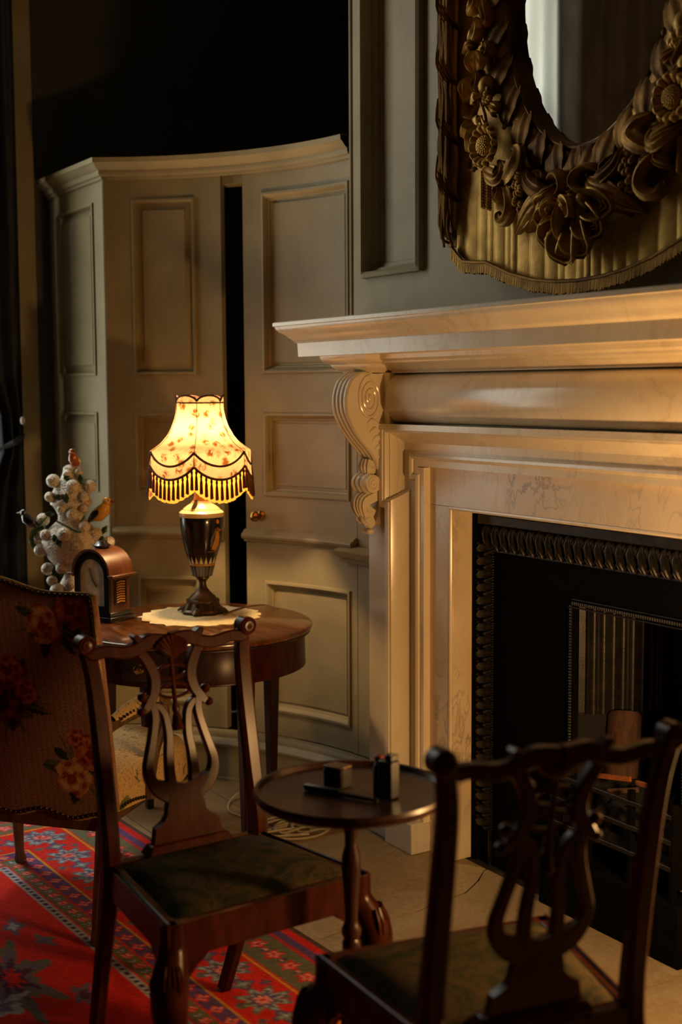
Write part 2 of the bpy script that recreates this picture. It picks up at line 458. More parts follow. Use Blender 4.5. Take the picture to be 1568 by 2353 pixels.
slab([(-3.791,1.70)] + [(x-e, y) for x, y in crack] + [(-3.232,2.545), (-3.245,2.566), (-3.791,2.566)], 'flag_hearth', 'hearth_slab')
slab([(x+e, y) for x, y in reversed(crack)] + [(-2.35,1.70), (-2.35,2.566), (-3.172,2.566)], 'flag_hearth', 'hearth_slab')
slab([(-3.1765,2.487), (-3.1765,2.566), (-3.238,2.566), (-3.228,2.545)], 'flag_hearth', 'hearth_slab')
slab([(-2.346,1.70), (-1.50,1.70), (-1.50,2.566), (-2.346,2.566)], 'flag_hearth', 'hearth_slab')
slab([(-1.496,1.70), (-.6,1.70), (-.6,2.566), (-1.496,2.566)], 'flag_hearth', 'hearth_slab')

cl = struct('ceiling', 'dim plaster ceiling'); obj('plaster', MB().box(XE-.2, 3.0, -3.4, 3.6, HC, HC+.1), 'ceiling_white', cl)
wb = struct('wall_back', 'plain wall behind the camera'); obj('plaster', MB().box(XE, 3.0, -3.5, -3.4, 0, HC).box(3.0, 3.1, -3.5, 3.6, 0, HC), 'plaster_dark', wb)
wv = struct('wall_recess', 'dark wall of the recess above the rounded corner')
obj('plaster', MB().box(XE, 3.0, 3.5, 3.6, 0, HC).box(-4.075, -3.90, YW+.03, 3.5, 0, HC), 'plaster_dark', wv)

# fireplace wall, left open for the fire; its tall panel beside the mirror
FXC = -2.66; OX0 = -3.355; OX1 = 2*FXC - OX0; OZ = 1.162
wf = struct('wall_fireplace', 'sage grey panelled wall above the fireplace')
YU = 2.520
flat = lambda s, z, off: Vector((s, YU - off, z))
px0, px1 = onY(838, 400, YU).x, onY(975, 400, YU).x; UX0 = onY(803, 400, YU).x
panelled(wf, UX0, px1+.16, 1.70, HC, [(px0, px1, 1.935, 4.0, DEEP)], flat, sstep=1, thick=.07)
q0 = onY(1052, 640, YU).x
panelled(wf, px1+.16, 3.0, 1.70, HC, [(q0, q0+1.0, 1.985, 4.0, SUNK), (q0+1.2, q0+2.2, 1.985, 4.0, SUNK)], flat, sstep=1, thick=.05)
obj('wall_core', MB().box(-3.90, OX0-.01, YW, YW+.05, 0, 1.70).box(OX1+.01, 3.0, YW, YW+.05, 0, 1.70).box(OX0-.01, OX1+.01, YW, YW+.05, OZ+.02, 1.70), 'paint', wf)
obj('edge_bead', MB().tube([(UX0+.016, YU-.001, z) for z in (1.70, HC)], .006, 8), 'paint', wf)

# end wall with its window
WY0, WY1, WZ0, WZ1 = .24, 1.62, .55, 4.02
we = struct('wall_end', 'shadowed end wall with the window')
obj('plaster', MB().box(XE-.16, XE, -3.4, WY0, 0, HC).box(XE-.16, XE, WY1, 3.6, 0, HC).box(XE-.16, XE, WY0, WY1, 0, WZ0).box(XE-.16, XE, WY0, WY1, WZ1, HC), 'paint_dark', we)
obj('pilaster_strip', MB().box(XE, XE+.03, 1.76, 1.90, 0, HC), 'paint', we, bevel=.006)
wn = struct('window_1', 'tall sash window with glazing bars')
mb = MB()
for y in (WY0+.02, (WY0+WY1)/2, WY1-.02): mb.box(XE-.09, XE-.055, y-.018, y+.018, WZ0, WZ1)
for k in range(7):
    z = lerp(WZ0+.02, WZ1-.02, k/6); mb.box(XE-.09, XE-.055, WY0, WY1, z-.014, z+.014)
obj('window_frame', mb, 'paint', wn)
for k in range(6):
    for i in range(2):
        ya = lerp(WY0+.038, (WY0+WY1)/2+.018, i); yb = lerp((WY0+WY1)/2-.018, WY1-.038, i)
        obj('pane', MB().box(XE-.074, XE-.071, ya, yb, lerp(WZ0+.02, WZ1-.02, k/6)+.014, lerp(WZ0+.02, WZ1-.02, (k+1)/6)-.014), 'window_glass', wn)

# return wall to the left of the rounded corner
CX0, CY0 = arc(149, 0).x, arc(149, 0).y
wr = struct('wall_return', 'narrow panelled return beside the window')
rp = lambda s, z, off: Vector((s, CY0 - off, z))
pa, pb = onY(133, 700, CY0).x, onY(220, 700, CY0).x
panelled(wr, XE, CX0, .20, CORN_Z0, [(pa, pb, 1.612, 2.30), (pa, pb, 1.14, 1.465), (pa, pb, .29, .81)], rp, sstep=1)
obj('corner_bead', MB().tube([(CX0-.004, CY0+.004, z) for z in (.2, CORN_Z0)], .009, 10), 'paint', wr)

# the rounded corner: two curved door leaves, a fixed stile, lintel, plinth, dado and cornice
wc = struct('wall_corner', 'rounded sage grey panelled corner')
U = -AR*PI/180           # metres per degree
am = lambda s, z, off: arc(-s, z, off)
unit = AR*PI/180
panelled(wc, -96.0, -84.5, .20, CORN_Z0, [], am, sstep=1.5, unit=unit, frame_name='fixed_stile')
mb = MB().rows([[arc(a, .0, .012), arc(a, CORN_Z0, .012)] for a in (148.9, 148.0)]); obj('corner_stile', mb, 'paint', wc)
mb = MB().rows([[arc(a, 2.345, -.02), arc(a, CORN_Z0+.02, -.02)] for a in zgrid([128.5, 120.0], 1)])
mb.rows([[arc(a, 2.345, -.02), arc(a, 2.345, -.10)] for a in zgrid([128.5, 120.0], 1)]); obj('lintel', mb, 'paint', wc)
def leafdoor(nm, label, a0, a1, p0, p1, z0):
    r = struct(nm, label)
    panelled(r, -a0, -a1, z0, CORN_Z0-.004, [(-p0, -p1, 1.612, 2.30, RAISED if nm == 'door_1' else SUNK), (-p0, -p1, 1.14, 1.465, SUNK), (-p0, -p1, .29, .81, SUNK)], am, sstep=1.5, unit=unit, frame_name='leaf_frame', panel_name='door_panel')
    prof = [(0,.958), (.012,.962), (.014,.970), (.030,.975), (.034,.984), (.032,.992), (.020,.998), (.012,1.006), (0,1.010)]
    mb = MB().rows([[arc(a, z, o) for o, z in prof] for a in zgrid([a0+.25, a1], 1.2)], cap0=True, cap1=True)
    obj('dado_rail', mb, 'paint', r)
    return r
leafdoor('door_1', 'left curved door leaf standing ajar', 148.2, 126.7, 144.0, 131.8, .20)
d2 = leafdoor('door_2', 'right curved door leaf with brass knob', 122.2, 96.15, 118.3, 97.8, .20)
kp = arc(119.05, 1.063); kd = (arc(119.05, 1.063, .05) - kp).normalized()
Mk = kd.to_track_quat('Z', 'Y').to_matrix()
obj('door_knob', MB().lathe([(.019,0),(.019,.004),(.009,.008),(.008,.024),(.016,.032),(.021,.042),(.019,.052),(.010,.058),(0,.059)], 20, kp, Mk), 'brass', d2)
mb = MB()
prof = [(.0,.196),(.030,.194),(.036,.182),(.036,.172),(.052,.160),(.058,.150),(.056,.140),(.044,.134),(.044,.012),(.05,.010),(.05,0)]
bb = struct('baseboard_corner', 'deep moulded skirting around the rounded corner')
obj('skirting', MB().rows([[arc(a, z, o) for o, z in prof] for a in zgrid([148.9, 85.0], 1.5)]), 'paint', bb)
obj('skirting_return', MB().rows([[Vector((x, CY0 - o, z)) for o, z in prof] for x in (XE, CX0+.05)]), 'paint', bb)
# dado block at the fixed stile
prof = [(0,.935), (.016,.940), (.020,.958), (.040,.962), (.048,.975), (.052,.985), (.03,.992), (0,1.0)]
t1 = struct('trim_1', 'short dado moulding beside the chimneypiece')
obj('dado_moulding', MB().rows([[arc(a, z-.022, o+.01) for o, z in prof] for a in zgrid([99.4, 84.0], 1.2)], cap0=True, cap1=True), 'paint', t1)
# cornice of the rounded corner and of the return
cp = [(0,2.374),(.010,2.376),(.012,2.386),(.020,2.389),(.024,2.398),(.024,2.408),(.034,2.414),(.046,2.428),(.050,2.432),(.054,2.434),(.056,2.452),(0.0,2.456)]
t2 = struct('trim_2', 'moulded cornice along the top of the rounded corner')
def mitre(o):      # where the offset return meets the offset curve
    dy = CY0 - o - ACY; return ACX - math.sqrt((AR-o)**2 - dy*dy), math.degrees(math.atan2(dy, -math.sqrt((AR-o)**2 - dy*dy)))
ang = zgrid([148.0, 97.0], 1.2)
obj('cornice', MB().rows([[arc(mitre(o)[1], z, o) for o, z in cp] + [arc(149, 2.456, -.30)]] + [[arc(a, z, o) for o, z in cp] + [arc(a, 2.456, -.30)] for a in ang]), 'paint', t2)
obj('cornice_return', MB().rows([[Vector((XE, CY0 - o, z)) for o, z in cp], [Vector((mitre(o)[0], CY0 - o, z)) for o, z in cp]]), 'paint', t2)

# ------------------------------------------------------------------ chimneypiece
ch = thing('chimneypiece', 'pale marble chimneypiece with scrolled console and deep mantelshelf', 'chimneypiece', (FXC, YW, 0))
def cobj(nm, mb, mat='marble', parent=None, **k):
    o = obj(nm, mb, mat, parent or ch, **k)
    if parent is None: o.matrix_parent_inverse = Matrix.Translation((-FXC, -YW, 0))
    return o
PX0 = -3.74; PX1 = -3.61; PY = 2.44
mir = lambda x: 2*FXC - x
# mantelshelf: crown moulding and corona, mitred at both ends
def cornice_run(prof, xl, xr, yb, back):
    R = [[Vector((xl-o, back, z)), Vector((xl-o, yb-o, z)), Vector((xr+o, yb-o, z)), Vector((xr+o, back, z))] for o, z in prof]
    return MB().rows(R)
crown = [(-.1,1.782),(.235,1.782),(.238,1.779),(.238,1.768),(.233,1.766),(.230,1.757),(.222,1.748),(.206,1.738),(.200,1.730),(.190,1.722),(.182,1.711),(.177,1.709)]
cobj('mantelshelf', cornice_run(crown, PX0, mir(PX0), PY, YW), sharp=40)
cobj('corona', cornice_run([(.176,1.709),(.174,1.6635),(.10,1.6635),(-.05,1.6640)], PX0, mir(PX0), PY, YW), sharp=40)
bed = [(.07,1.6636),(.066,1.650),(.052,1.643),(.050,1.637),(.030,1.630),(.012,1.616),(.004,1.612),(.0,1.604),(-.06,1.603)]
cobj('bed_moulding', cornice_run(bed, PX1, mir(PX1), 2.45, YW), sharp=40)
bedr = [(.120,1.6636),(.118,1.654),(.109,1.640),(.092,1.634),(.090,1.627),(.078,1.618),(.066,1.613),(.060,1.606),(-.02,1.605)]
for s in (0, 1):
    a, b = (PX0, -3.70) if s == 0 else (mir(-3.70), mir(PX0))
    cobj('bed_moulding_break', cornice_run(bedr, a, b, PY, YW), sharp=40)
# pulvinated frieze
mb = MB(); xa, xb = -3.628, mir(-3.628)
def fr(u, v):
    t = u; z = lerp(1.438, 1.603, t); k = math.sqrt(max(0, 1 - (2*t-1)**2))
    return k, z
R = []
for x, sc in [(xa, .0), (xa+.004, .5), (xa+.012, .8), (xa+.03, 1.0), (xb-.03, 1.0), (xb-.012, .8), (xb-.004, .5), (xb, 0)]:
    R.append([Vector((x, 2.478 - .062*fr(i/20, 0)[0]*sc, lerp(1.5185, fr(i/20, 0)[1], .55+.45*sc))) for i in range(21)])
cobj('cushion_frieze', mb.rows(R), sharp=50)
cobj('frieze_ground', MB().box(PX0+.01, mir(PX0)-.01, 2.490, YW, 1.31, 1.62))
# pilasters with the blocks behind the consoles
for s in (0, 1):
    a, b = sorted((PX0, PX1)) if s == 0 else sorted((mir(PX0), mir(PX1)))
    cobj('pilaster', MB().box(a, b, PY, YW, .10, 1.606), bevel=.002)
# eared architrave: one moulded profile carried round the opening
AI = -3.472; EAR = .036
aprof = [(0,2.512),(0,2.480),(.022,2.480),(.024,2.474),(.032,2.470),(.040,2.474),(.042,2.482),(.076,2.482),(.080,2.479),(.086,2.474),(.098,2.456),(.108,2.436),(.112,2.426),(.118,2.424),(.119,2.419),(.138,2.419),(.138,2.47)]
def arch_path(o):
    xi, zt = AI - o, 1.298 + o
    zear = 1.157 + (.138 - o)
    L = [(xi, .10), (xi, zear - 0), (xi-EAR, zear - 0), (xi-EAR, zt)]
    return L + [(mir(x), z) for x, z in reversed(L)]
cobj('architrave', MB().rows([[Vector((x, y, z)) for x, z in arch_path(o)] for o, y in aprof]), sharp=30)
# veined slips and their inner bead
SX = OX0 - .010
mb = MB().box(AI-.005, SX, 2.506, YW+.03, 0, OZ+.012); cobj('slip', mb, 'marble_veined', bevel=.001)
mb = MB().box(mir(SX), mir(AI-.005), 2.506, YW+.03, 0, OZ+.012); cobj('slip', mb, 'marble_veined', bevel=.001)
mb = MB().box(AI-.005-EAR, mir(AI-.005-EAR), 2.506, YW+.03, OZ+.0125, 1.303); cobj('lintel_slip', mb, 'marble_veined', bevel=.001)
for s in (0, 1):
    f = (lambda x: x) if s == 0 else mir
    a, b = sorted((f(SX), f(OX0))); cobj('reveal', MB().box(a, b, 2.512, 2.60, 0, OZ), 'marble_veined', bevel=.002)
    cobj('bead', MB().tube([(f(SX+.002), 2.510, z) for z in (0, OZ+.006)], .006, 8))
cobj('lintel_bead', MB().tube([(x, 2.509, OZ+.007) for x in (SX, mir(SX))], .0065, 8))
# plinth blocks
for s in (0, 1):
    f = (lambda x: x) if s == 0 else mir
    a, b = sorted((f(-3.632), f(-3.472))); cobj('plinth_block', MB().box(a, b, 2.430, YW, 0, .105), 'marble_base', bevel=.004)
    a, b = sorted((f(-3.765), f(-3.633))); cobj('plinth_block', MB().box(a, b, 2.452, YW, 0, .105), 'marble_base', bevel=.004)

# carved consoles
def console(f):
    xl, xr = sorted((f(PX0), f(-3.645))); root = cobj('console', MB().box(xl+.002, xr-.002, 2.426, PY+.002, 1.09, 1.604))
    inner = f(-3.645); sgn = 1 if inner == xr else -1
    cc = lambda o: o
    front = [(2.395,1.603),(2.352,1.600),(2.318,1.578),(2.302,1.545),(2.297,1.508),(2.303,1.470),(2.325,1.425),(2.355,1.385),(2.388,1.350),(2.412,1.318),(2.424,1.285)]
    P = catmull(front, 6); R = []
    for i, p in enumerate(P):
        t = np.array(P[min(i+1, len(P)-1)]) - np.array(P[max(i-1, 0)]); t = t/np.linalg.norm(t); n = np.array([-t[1], t[0]])
        if n[0] > 0: n = -n
        row = []
        for j in range(33):
            v = j/32; reed = abs(math.sin(PI*4*v))**.6*.0075
            q = np.array(p) + n*reed
            row.append(Vector((lerp(xl, xr, v), q[0], q[1])))
        R.append(row)
    sc = obj('reeded_scroll', MB().rows(R), 'marble', root)
    side = [(y, z) for y, z in P] + [(2.436, 1.285), (2.436, 1.603)]
    obj('scroll_cheek', MB().prism(side, xl+.001, xr-.001, lambda a, b, d: Vector((d, a, b))), 'marble', root)
    # volute drawn on the cheek
    cy, cz = 2.385, 1.522
    sp = [];
    for k in range(70):
        a = k/69*2*PI*2.6; r = .074*(1 - .80*k/69)
        sp.append((inner + sgn*.0005, cy + r*math.cos(a + PI/2)*.62, cz + r*math.sin(a + PI/2)))
    obj('volute', MB().tube(sp, .0055, 8), 'marble', root)
    obj('volute_eye', MB().ball((inner, cy, cz), (.006,.010,.014)), 'marble', root)
    mb = MB()
    for k in range(5):
        z0 = 1.435 - k*.028; y0 = 2.375 + k*.010
        mb.leaf([(inner, y0, z0), (inner+sgn*.004, y0+.02, z0+.010), (inner+sgn*.003, y0+.045, z0-.002)], [.004,.010,.002], .004, (sgn,0,0), nu=8, nv=6, skirt=.004)
    obj('cheek_foliage', mb, 'marble', root)
    # small lower roll
    rz, rr, ry = 1.235, .030, 2.398; R = []
    for j in range(41):
        v = j/40; reed = abs(math.sin(PI*3.5*v))**.7*.006 if v < .86 else 0
        R.append([Vector((lerp(xl-.0, xr, v) if sgn > 0 else lerp(xr, xl, v), ry + (rr+reed)*math.cos(a)*.95, rz + (rr+reed)*math.sin(a))) for a in [2*PI*k/24 for k in range(24)]])
    obj('lower_roll', MB().rows(R, closev=True, cap0=True, cap1=True), 'marble', root)
    sp = [(inner + sgn*.001, ry + (.024*(1-.85*k/40))*math.cos(k/40*4*PI), rz + (.026*(1-.85*k/40))*math.sin(k/40*4*PI)) for k in range(41)]
    obj('roll_spiral', MB().tube(sp, .0035, 6), 'marble', root)
    xm = (xl+xr)/2
    obj('roll_leaf', MB().leaf([(xm, 2.40, 1.315), (xm, 2.392, 1.290), (xm, 2.40, 1.262)], [.030,.036,.020], .010, (0,-1,0), ridges=5, ridge=.004, skirt=.03), 'marble', root)
    # hanging acanthus drop
    mb = MB().leaf([(xm, 2.425, 1.205), (xm, 2.372, 1.185), (xm, 2.366, 1.150), (xm, 2.395, 1.105), (xm, 2.410, 1.080)], [.036,.040,.036,.020,.010], .012, (0,-1,0), ridges=6, ridge=.004, skirt=.03, nu=20, nv=16)
    for k, (dx, z) in enumerate(((-.03,1.15),(.03,1.15),(-.018,1.115),(.02,1.112))):
        mb.leaf([(xm+dx*.4, 2.385, z+.03), (xm+dx*.8, 2.378, z), (xm+dx, 2.41, z-.022)], [.006,.014,.003], .008, (0,-1,0), ridges=2, ridge=.002, skirt=.02)
    obj('acanthus_drop', mb, 'marble', root)
    mb = MB()
    for dx in (-.016, -.005, .006, .017): mb.ball((xm+dx, 2.405, 1.072), (.008,.014,.010), 6, 8)
    obj('drop_tip', mb, 'marble', root)
    return root
console(lambda x: x); console(mir)

# ------------------------------------------------------------------ cast iron register grate
gr = thing('register_grate', 'black cast iron register grate with leaf border and reeded cheeks', 'fireplace grate', (FXC, 2.60, 0))
def gobj(nm, mb, mat='iron', parent=None, **k):
    o = obj(nm, mb, mat, parent or gr, **k)
    if parent is None: o.matrix_parent_inverse = Matrix.Translation((-FXC, -2.60, 0))
    return o
GX0, GX1, GZ = -2.883, mir(-2.883), .912
YP = 2.604
mb = MB().box(OX0+.002, GX0, YP, YP+.02, 0, OZ-.004).box(GX1, mir(OX0)-.002, YP, YP+.02, 0, OZ-.004).box(GX0, GX1, YP, YP+.02, GZ, OZ-.004).box(GX0, GX1, YP, YP+.02, 0, .24)
gobj('plate', mb)
gobj('top_bar', MB().box(OX0+.03, mir(OX0)-.03, 2.588, YP, 1.118, 1.150), 'iron_polished', bevel=.003)
for s in (0, 1):
    f = (lambda x: x) if s == 0 else mir
    a, b = sorted((f(OX0+.004), f(OX0+.03))); gobj('side_bar', MB().box(a, b, 2.588, YP, 0, 1.150), 'iron', bevel=.003)
# leaf border: every leaf its own casting
lm = MB().leaf([(-.004,0,.042), (-.002,-.010,.024), (.002,-.015,.0), (.008,-.012,-.024), (.016,-.006,-.042)], [.005,.013,.015,.010,.002], .006, (0,-1,0), ridges=2, ridge=.0014, nu=16, nv=8, skirt=.012, lobes=4, lobe=.25)
lm.leaf([(-.010,0,.040), (-.017,-.009,.022), (-.019,-.008,.004), (-.014,-.003,-.012)], [.002,.006,.005,.001], .004, (0,-1,0), nu=10, nv=6, skirt=.008)
lm.leaf([(.008,0,.040), (.015,-.010,.028), (.021,-.009,.010), (.020,-.003,-.006)], [.002,.006,.005,.001], .004, (0,-1,0), nu=10, nv=6, skirt=.008)
lm.leaf([(-.006,-.004,-.012), (-.010,-.010,-.026), (-.004,-.004,-.040)], [.002,.005,.001], .003, (0,-1,0), nu=8, nv=6, skirt=.006)
for q_ in (-.016, -.008, 0, .008, .016): lm.ball((q_, -.006, .044), (.003,.004,.005), 4, 6)
first = gobj('acanthus_leaf', lm, 'iron_polished')
first.location = (OX0+.075, 2.598, 1.078); nleaf = int((mir(OX0) - OX0 - .15)/.043)
for k in range(1, nleaf+1):
    o = share(first, gr, (OX0+.075+k*.043, 2.598, 1.078))
    o.matrix_parent_inverse = first.matrix_parent_inverse
for s in (0, 1):
    for k in range(22):
        o = share(first, gr, ((OX0+.062) if s == 0 else mir(OX0+.062), 2.598, 1.045 - k*.043), (0, PI/2*(1 if s == 0 else -1), 0))
        o.matrix_parent_inverse = first.matrix_parent_inverse
gobj('border_fillet', MB().box(OX0+.085, mir(OX0)-.085, 2.594, YP, 1.034, 1.040).box(OX0+.085, OX0+.091, 2.594, YP, 0, 1.04).box(mir(OX0)-.091, mir(OX0)-.085, 2.594, YP, 0, 1.04), 'iron_polished')
# beaded frame of the fire opening
mb = MB(); bx = []
for k in range(int((GX1-GX0)/.009)): mb.ball((GX0+.004+k*.009, YP-.006, GZ+.006), (.005,.006,.007), 4, 6)
for k in range(int(GZ/.009)-20):
    mb.ball((GX0-.004, YP-.006, GZ-.004-k*.009), (.006,.006,.005), 4, 6); mb.ball((GX1+.004, YP-.006, GZ-.004-k*.009), (.006,.006,.005), 4, 6)
gobj('beaded_frame', mb, 'iron_polished')
mb = MB()
for o_ in (-.012, .012):
    mb.box(GX0+o_-.003 if o_ < 0 else GX0+.0, GX1, YP-.008, YP, GZ+.006+o_-.002, GZ+.006+o_+.002)
gobj('opening_fillet', mb, 'iron_polished')
# reeded cheeks splayed into the fire, fireback, hearth of the fire
for s in (0, 1):
    f = (lambda x: x) if s == 0 else mir
    R = []
    for i in range(97):
        u = i/96; x = lerp(GX0+.004, GX0+.115, u); y = lerp(YP+.02, YP+.27, u); reed = .010*abs(math.sin(PI*9*u)) if .08 < u < .95 else 0
        R.append([Vector((f(x+reed), y-reed*.4, z)) for z in (.58, GZ+.03)])
    gobj('reeded_cheek', MB().rows(R), 'iron_polished')
    gobj('cheek_brick', MB().add([Vector((f(GX0+.004), YP+.02, .24)), Vector((f(GX0+.13), YP+.29, .24)), Vector((f(GX0+.13), YP+.29, .585)), Vector((f(GX0+.004), YP+.02, .585)),
                                  Vector((f(GX0-.03), YP+.02, .24)), Vector((f(GX0+.10), YP+.32, .24)), Vector((f(GX0+.10), YP+.32, .585)), Vector((f(GX0-.03), YP+.02, .585))],
                                 [(0,1,2,3),(7,6,5,4),(0,4,5,1),(1,5,6,2),(2,6,7,3),(3,7,4,0)]), 'soot')
gobj('fireback', MB().box(GX0-.03, GX1+.03, YP+.28, YP+.33, 0, 1.3).box(GX0-.03, GX1+.03, YP+.02, YP+.33, .20, .24), 'soot')
gobj('flue_hood', MB().box(GX0-.03, GX1+.03, YP+.02, YP+.33, 1.25, 1.3).box(GX0-.06, GX0-.02, YP+.02, YP+.33, 0, 1.3).box(GX1+.02, GX1+.06, YP+.02, YP+.33, 0, 1.3), 'soot')
# fire basket standing in front
for z in (.405, .335, .262):
    gobj('basket_bar', MB().bar([(GX0-.02, 2.545, z), (GX1+.02, 2.545, z)], .014, .014, (0,1,0)), 'iron_polished')
for x in (GX0-.02, -2.745, -2.575, GX1+.02):
    gobj('basket_post', MB().bar([(x, 2.548, .0), (x, 2.548, .44)], .018, .018, (0,1,0)), 'iron')
gobj('basket_side', MB().box(GX0-.02, GX0-.008, 2.55, 2.61, .20, .43).box(GX1+.008, GX1+.02, 2.55, 2.61, .20, .43), 'iron')
gobj('ash_front', MB().box(GX0-.06, GX1+.06, 2.53, 2.60, 0, .17), 'iron', bevel=.004)
# ------------------------------------------------------------------ carved gilt mirror above the shelf
YB = 2.47                          # ground of the carving
MXC, MZC, MA, MBH = -2.71, 2.67, .322, .46
mr = thing('wall_mirror', 'oval mirror in carved gilt drapery frame with shell and flower garlands', 'mirror', (MXC, YW, MZC))
def mobj(nm, mb, mat='gilt', parent=None, **k):
    o = obj(nm, mb, mat, parent or mr, **k)
    if parent is None: o.matrix_parent_inverse = Matrix.Translation((-MXC, -YW, -MZC))
    return o
def mp(px, py, out=0.0):
    """point of the frame's ground seen at a pixel, raised towards the room by out"""
    return onY(px, py, YB - out)
def flipx(p): return Vector((2*MXC - p[0], p[1], p[2]))
def ell(a, k=0.0, y=YB):
    return Vector((MXC + (MA+k)*math.sin(a), y, MZC - (MBH+k)*math.cos(a)))
mobj('glass', MB().rows([[ell(2*PI*j/96, -.01*0 + .004 - (MA+.003)*i/6 if False else .004, 2.495) for j in range(96)] for i in (0,)] + [[Vector((MXC + (MA+.004)*s*math.sin(2*PI*j/96), 2.495, MZC - (MBH+.004)*s*math.cos(2*PI*j/96))) for j in range(96)] for s in (.6, .2)], closev=True, cap1=True), 'mirror_glass', sharp=None)
# board behind, with an oval hole left by the ring meshes
UB = [-.60,-.575,-.545,-.51,-.45,-.40,-.35,-.28,-.18,-.09,0]
ZBT = [2.01,1.985,1.958,1.932,1.925,1.921,1.903,1.877,1.853,1.842,1.838]
def zbot(u): return interp(-abs(u), UB, ZBT)
def hem(j, n):   # outline of the board, bottom then up the sides
    pass
# board as a ring from the oval out to the outline
R = []; N = 160
def outline(a):
    dx, dz = math.sin(a), -math.cos(a)
    lo, hi = .1, 2.0
    for _ in range(30):
        t = (lo+hi)/2; u, z = dx*t, MZC + dz*t
        inside = abs(u) < .565 and z > zbot(u) and z < 3.45
        lo, hi = (t, hi) if inside else (lo, t)
    return Vector((MXC + dx*lo, YB, MZC + dz*lo))
for s in (0, .25, .5, .75, 1):
    row = []
    for j in range(N):
        a = 2*PI*j/N; p = ell(a, .03); d = p - Vector((MXC, YB, MZC)); aa = math.atan2(d.x, -d.z)
        row.append(p.lerp(outline(aa), s))
    R.append(row)
R.append([Vector((p.x, YW-.004, p.z)) for p in R[-1]])
mobj('ground', MB().rows(R, closev=True), 'gilt_bright')
# pleated cloth falling below the oval
random.seed(11)
folds = []; x = -.57
while x < .57:
    w = random.uniform(.022, .07); folds.append((x, w, random.uniform(.003, .009))); x += w
def pleat(u):
    for x, w, h in folds:
        if x <= u < x + w:
            t = (u-x)/w; return h*(math.sin(PI*t)**.4)*(1 - .45*t)
    return 0
R = []
for i in range(321):
    u = lerp(-.565, .565, i/320); zt = 2.165 if abs(u) > .33 else lerp(2.20 - .03, 2.165, (abs(u)/.33)**2); zb = zbot(u)
    R.append([Vector((MXC+u, YB - .002 - pleat(u)*k, lerp(zt, zb, t))) for t, k in ((0,.15),(.12,.5),(.3,.85),(.6,1),(1,1.05))])
mobj('pleated_cloth', MB().rows(R), 'gilt_bright', sharp=60)
R1 = MB(); zf = lambda u: zbot(u)
for i in range(230):
    u = lerp(-.568, .568, i/229); z = zf(u); sl = (zf(u+.004) - zf(u-.004))/.008
    R1.bar([(MXC+u, YB-.018, z+.004), (MXC+u+random.uniform(-.001,.001), YB-.020, z-.030+random.uniform(-.003,.003))], .0034, .012, (1,0,0))
fr_ = mobj('fringe', R1, 'gilt')
hem_ = [Vector((MXC+u, YB-.022, zf(u)+.004)) for u in np.linspace(-.57, .57, 120)]
mobj('hem_braid', MB().tube(hem_, .006, 6), 'gilt_dark')
# gathered drapes down both sides
def side_drape(s):
    root = mobj('side_drape', MB().box(MXC+min(s*.57, s*.615), MXC+max(s*.57, s*.615), YB-.005, YW-.004, 1.99, 3.45), 'gilt_dark')
    random.seed(5)
    for k in range(9):
        z = 3.5
        xk = .548 + .009*k; zlo = 1.985 + random.uniform(0, .05) + (k < 2)*.02
        pts = []
        while z > zlo:
            pts.append((MXC + s*(xk + random.uniform(-.004, .004)), YB - .018 - .022*math.sin(PI*(k+.5)/9) - random.uniform(0, .010), z)); z -= random.uniform(.05, .12)
        pts.append((MXC + s*xk, YB-.02, zlo))
        obj('gathered_fold', MB().tube(catmull(pts, 3), [.006] + [.009]*6 + [.004], 7), 'gilt_dark' if k % 3 else 'gilt', root)
    # ragged swags crossing the folds
    for k in range(7):
        z = 2.12 + k*.17
        obj('swag_edge', MB().leaf([(MXC+s*.535, YB-.02, z), (MXC+s*.565, YB-.045, z+.03), (MXC+s*.60, YB-.042, z+.09), (MXC+s*.625, YB-.03, z+.15)], [.004,.022,.026,.006], .008, ridges=5, ridge=.004, skirt=.02), 'gilt_dark', root)
    z0 = 2.06; mbt = MB()
    for k in range(26):
        mbt.tube([(MXC+s*.632, YB-.02, z0+k*.013), (MXC+s*.612, YB-.034, z0+k*.013-.012)], .0045, 6)
    obj('corded_edge', mbt, 'gilt', root)
side_drape(-1); side_drape(1)
# mouldings round the glass: dark fillet, hollow, rope
def ring(prof, n=144, y=YB):
    return MB().rows([[Vector((MXC + (MA+k)*math.sin(2*PI*j/n), y-o, MZC - (MBH+k)*math.cos(2*PI*j/n))) for j in range(n)] for k, o in prof], closev=True)
mobj('inner_fillet', ring([(0,-.028),(0,.006),(.006,.012),(.012,.010),(.016,.002),(.018,-.004)]), 'gilt_dark')
mobj('hollow', ring([(.016,.002),(.026,.012),(.048,.018),(.066,.018),(.078,.012),(.084,.006),(.086,0)]), 'gilt')
# overlapping leaves turned out from the glass, each with its bright tip
nl = 28
for j in range(nl):
    a = 2*PI*(j+.5)/nl; aw = math.atan2(math.sin(a), math.cos(a))
    if abs(aw) > 2.4: continue
    b = a - .15*math.tanh(aw*6)
    P = [ell(a, .012), ell(lerp(a, b, .35), .040), ell(lerp(a, b, .75), .074), ell(b, .100)]
    P = [Vector((p.x, YB - o, p.z)) for p, o in zip(P, (.006,.020,.026,.016))]
    lf = mobj('border_leaf', MB().leaf(P, [.026,.044,.036,.006], .005, ridges=2, ridge=.0016, nu=14, nv=12, skirt=.02, lobes=3, lobe=.16), 'gilt_dark')
    obj('leaf_tip', MB().ball(P[-1] + Vector((0,-.004,0)), (.007,.008,.008), 6, 8), 'gilt_bright', lf)
mobj('rope_moulding', MB().tube([Vector((p.x, YB-.030, p.z)) for p in [ell(lerp(-.62, .62, i/40), .108) for i in range(41)]], [.003] + [.008]*8 + [.003], 8), 'gilt_bright')

